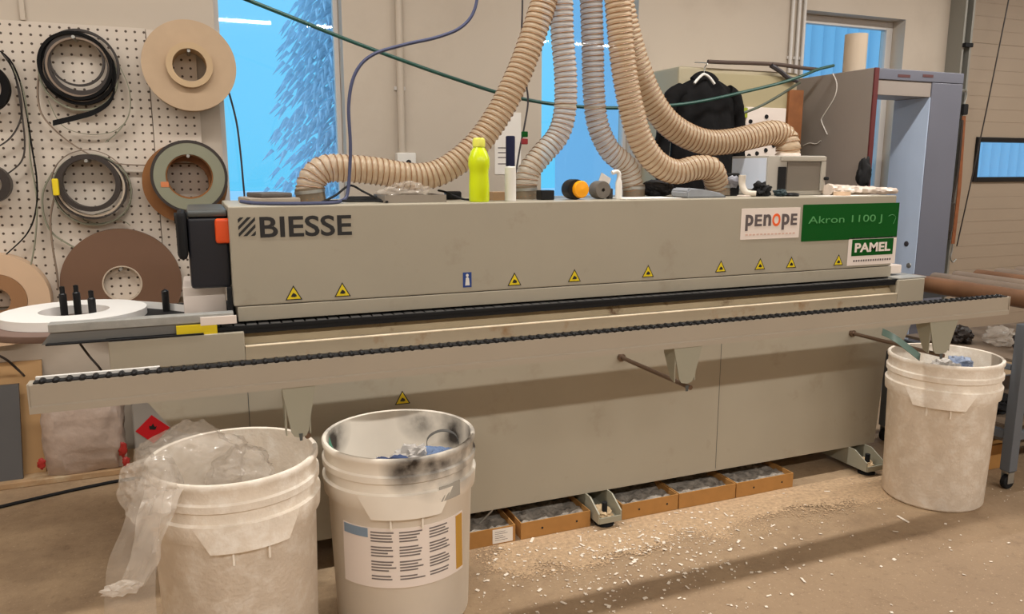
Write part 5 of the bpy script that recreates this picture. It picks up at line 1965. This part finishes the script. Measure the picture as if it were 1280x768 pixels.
bm = new(); tube(bm, smooth_path(hp(4.24, (1191, 305), (1190, 314), (1188, 322), (1191, 328), (1195, 324)), 6), .006, 8); obj('hook', bm, M_STEEL, s)
bm = new(); lathe(bm, [(0, 4.2), (.008, 4.2), (.008, YW - .14), (0, YW - .14)], 8, (at(1203, 113, Y=4.24).x, 0, at(1203, 113, Y=4.24).z - .005), 'y'); obj('hanging_pin', bm, M_STEEL, s)
# bracket on door track
q = at(1211, 56, Y=4.24); bm = new(); box(bm, q.x - .03, q.x + .05, 4.24, YW - .131, q.z - .015, q.z + .015, bev=.003); tag(obj('track_bracket', bm, M_BLACK), 'black bracket on the door track', 'bracket')

# ================================================================== ROLLER CONVEYOR
s = thing('roller_conveyor', 'roller conveyor with brown rollers at the right picture edge', 'conveyor', (4.3, 2.65, 0))
M_ROLL = mat('brown_roller_tube', srgb(118, 84, 60), .4, .2, var=.2, scale=6)
M_ROLLG = mat('grey_brown_roller_tube', srgb(124, 108, 94), .4, .2, var=.12, scale=6)
M_BLUEG = mat('blue_grey_frame', srgb(102, 108, 116), .45, .2)
for i in range(10):
    x = 3.56 + .17 * i
    bm = new(); r_ = .043
    lathe(bm, [(0, 2.19), (.012, 2.19), (.012, 2.2), (r_ * .96, 2.201), (r_, 2.206), (r_, 2.994), (r_ * .96, 3.0), (.012, 3.0), (.012, 3.012), (0, 3.012)], 28, (x, 0, .902), 'y')
    obj('roller', bm, M_ROLL if i in (0, 3) else M_ROLLG, s)
for y in (2.16, 3.01):
    bm = new(); box(bm, 3.46, 5.3, y, y + .03, .80, .875 if y < 2.5 else .89, bev=.003); obj('side_beam', bm, M_BLUEG, s)
for x in (3.47, 5.2):
    for y in (2.29, 3.0):
        bm = new(); box(bm, x, x + .055, y, y + .05, .09, .80, bev=.004)
        lg_ = obj('leg', bm, M_BLUEG, s)
        bm = new(); lathe(bm, [(0, -.014), (.03, -.014), (.034, -.01), (.034, .01), (.03, .014), (0, .014)], 24, (x + .028, y + .025, .0345), 'y')
        obj('caster_wheel', bm, M_BLACK, lg_)
        bm = new(); box(bm, x + .008, x + .048, y + .006, y + .009, .03, .09); box(bm, x + .008, x + .048, y + .041, y + .044, .03, .09); box(bm, x + .008, x + .048, y + .006, y + .044, .085, .0898)
        obj('caster_fork', bm, M_STEEL, lg_, False)
for y in (2.29, 3.0):
    bm = new(); box(bm, 3.53, 5.2, y + .01, y + .04, .24, .28, bev=.003); obj('cross_bar', bm, M_BLUEG, s)
for x in (3.48, 5.21):
    bm = new(); box(bm, x, x + .03, 2.345, 2.995, .24, .28, bev=.003); obj('cross_bar', bm, M_BLUEG, s)
bm = new(); box(bm, 3.53, 5.2, 2.36, 2.98, .60, .615, bev=.002); obj('upper_shelf', bm, mat('shelf_board', srgb(128, 110, 92), .7, var=.1, scale=8), s)
bm = new(); box(bm, 3.53, 5.2, 2.36, 2.98, .281, .296, bev=.002); obj('lower_shelf', bm, mat('shelf_board', srgb(128, 110, 92), .7), s)
for x in (3.46, 5.22):
    bm = new(); box(bm, x + .015, x + .04, 2.345, 2.995, .575, .6, bev=.002); obj('shelf_rail', bm, M_BLUEG, s)
g = 'offcuts on the conveyor shelves'
for k, (x, y, z, sz, m, lab) in enumerate(((3.62, 2.75, .615, (.07, .08, .05), M_DK, 'dark offcut heap at the left end of the upper conveyor shelf'), (3.78, 2.62, .615, (.09, .08, .05), M_FILMW, 'milky film scrap on the upper conveyor shelf'), (3.72, 2.45, .615, (.05, .05, .06), M_DK, 'brown black scrap near the front of the upper conveyor shelf'),
                                            (3.66, 2.55, .296, (.1, .1, .06), M_BLACK, 'black scrap heap on the lower conveyor shelf'), (3.82, 2.45, .296, (.08, .07, .03), M_TRASHW, 'white scrap on the lower conveyor shelf'))):
    crumple('offcut_heap', lab, 'scrap', (x, y, z + sz[2] * .8), sz, 90 + k, m, .5, 4, 2.4, z + .0005, g)
bm = new(); box(bm, 3.58, 3.75, 2.5, 2.75, .001, .13, bev=.003); tag(obj('cardboard_box', bm, M_CARD), 'orange brown cardboard box on the floor under the roller conveyor', 'box')
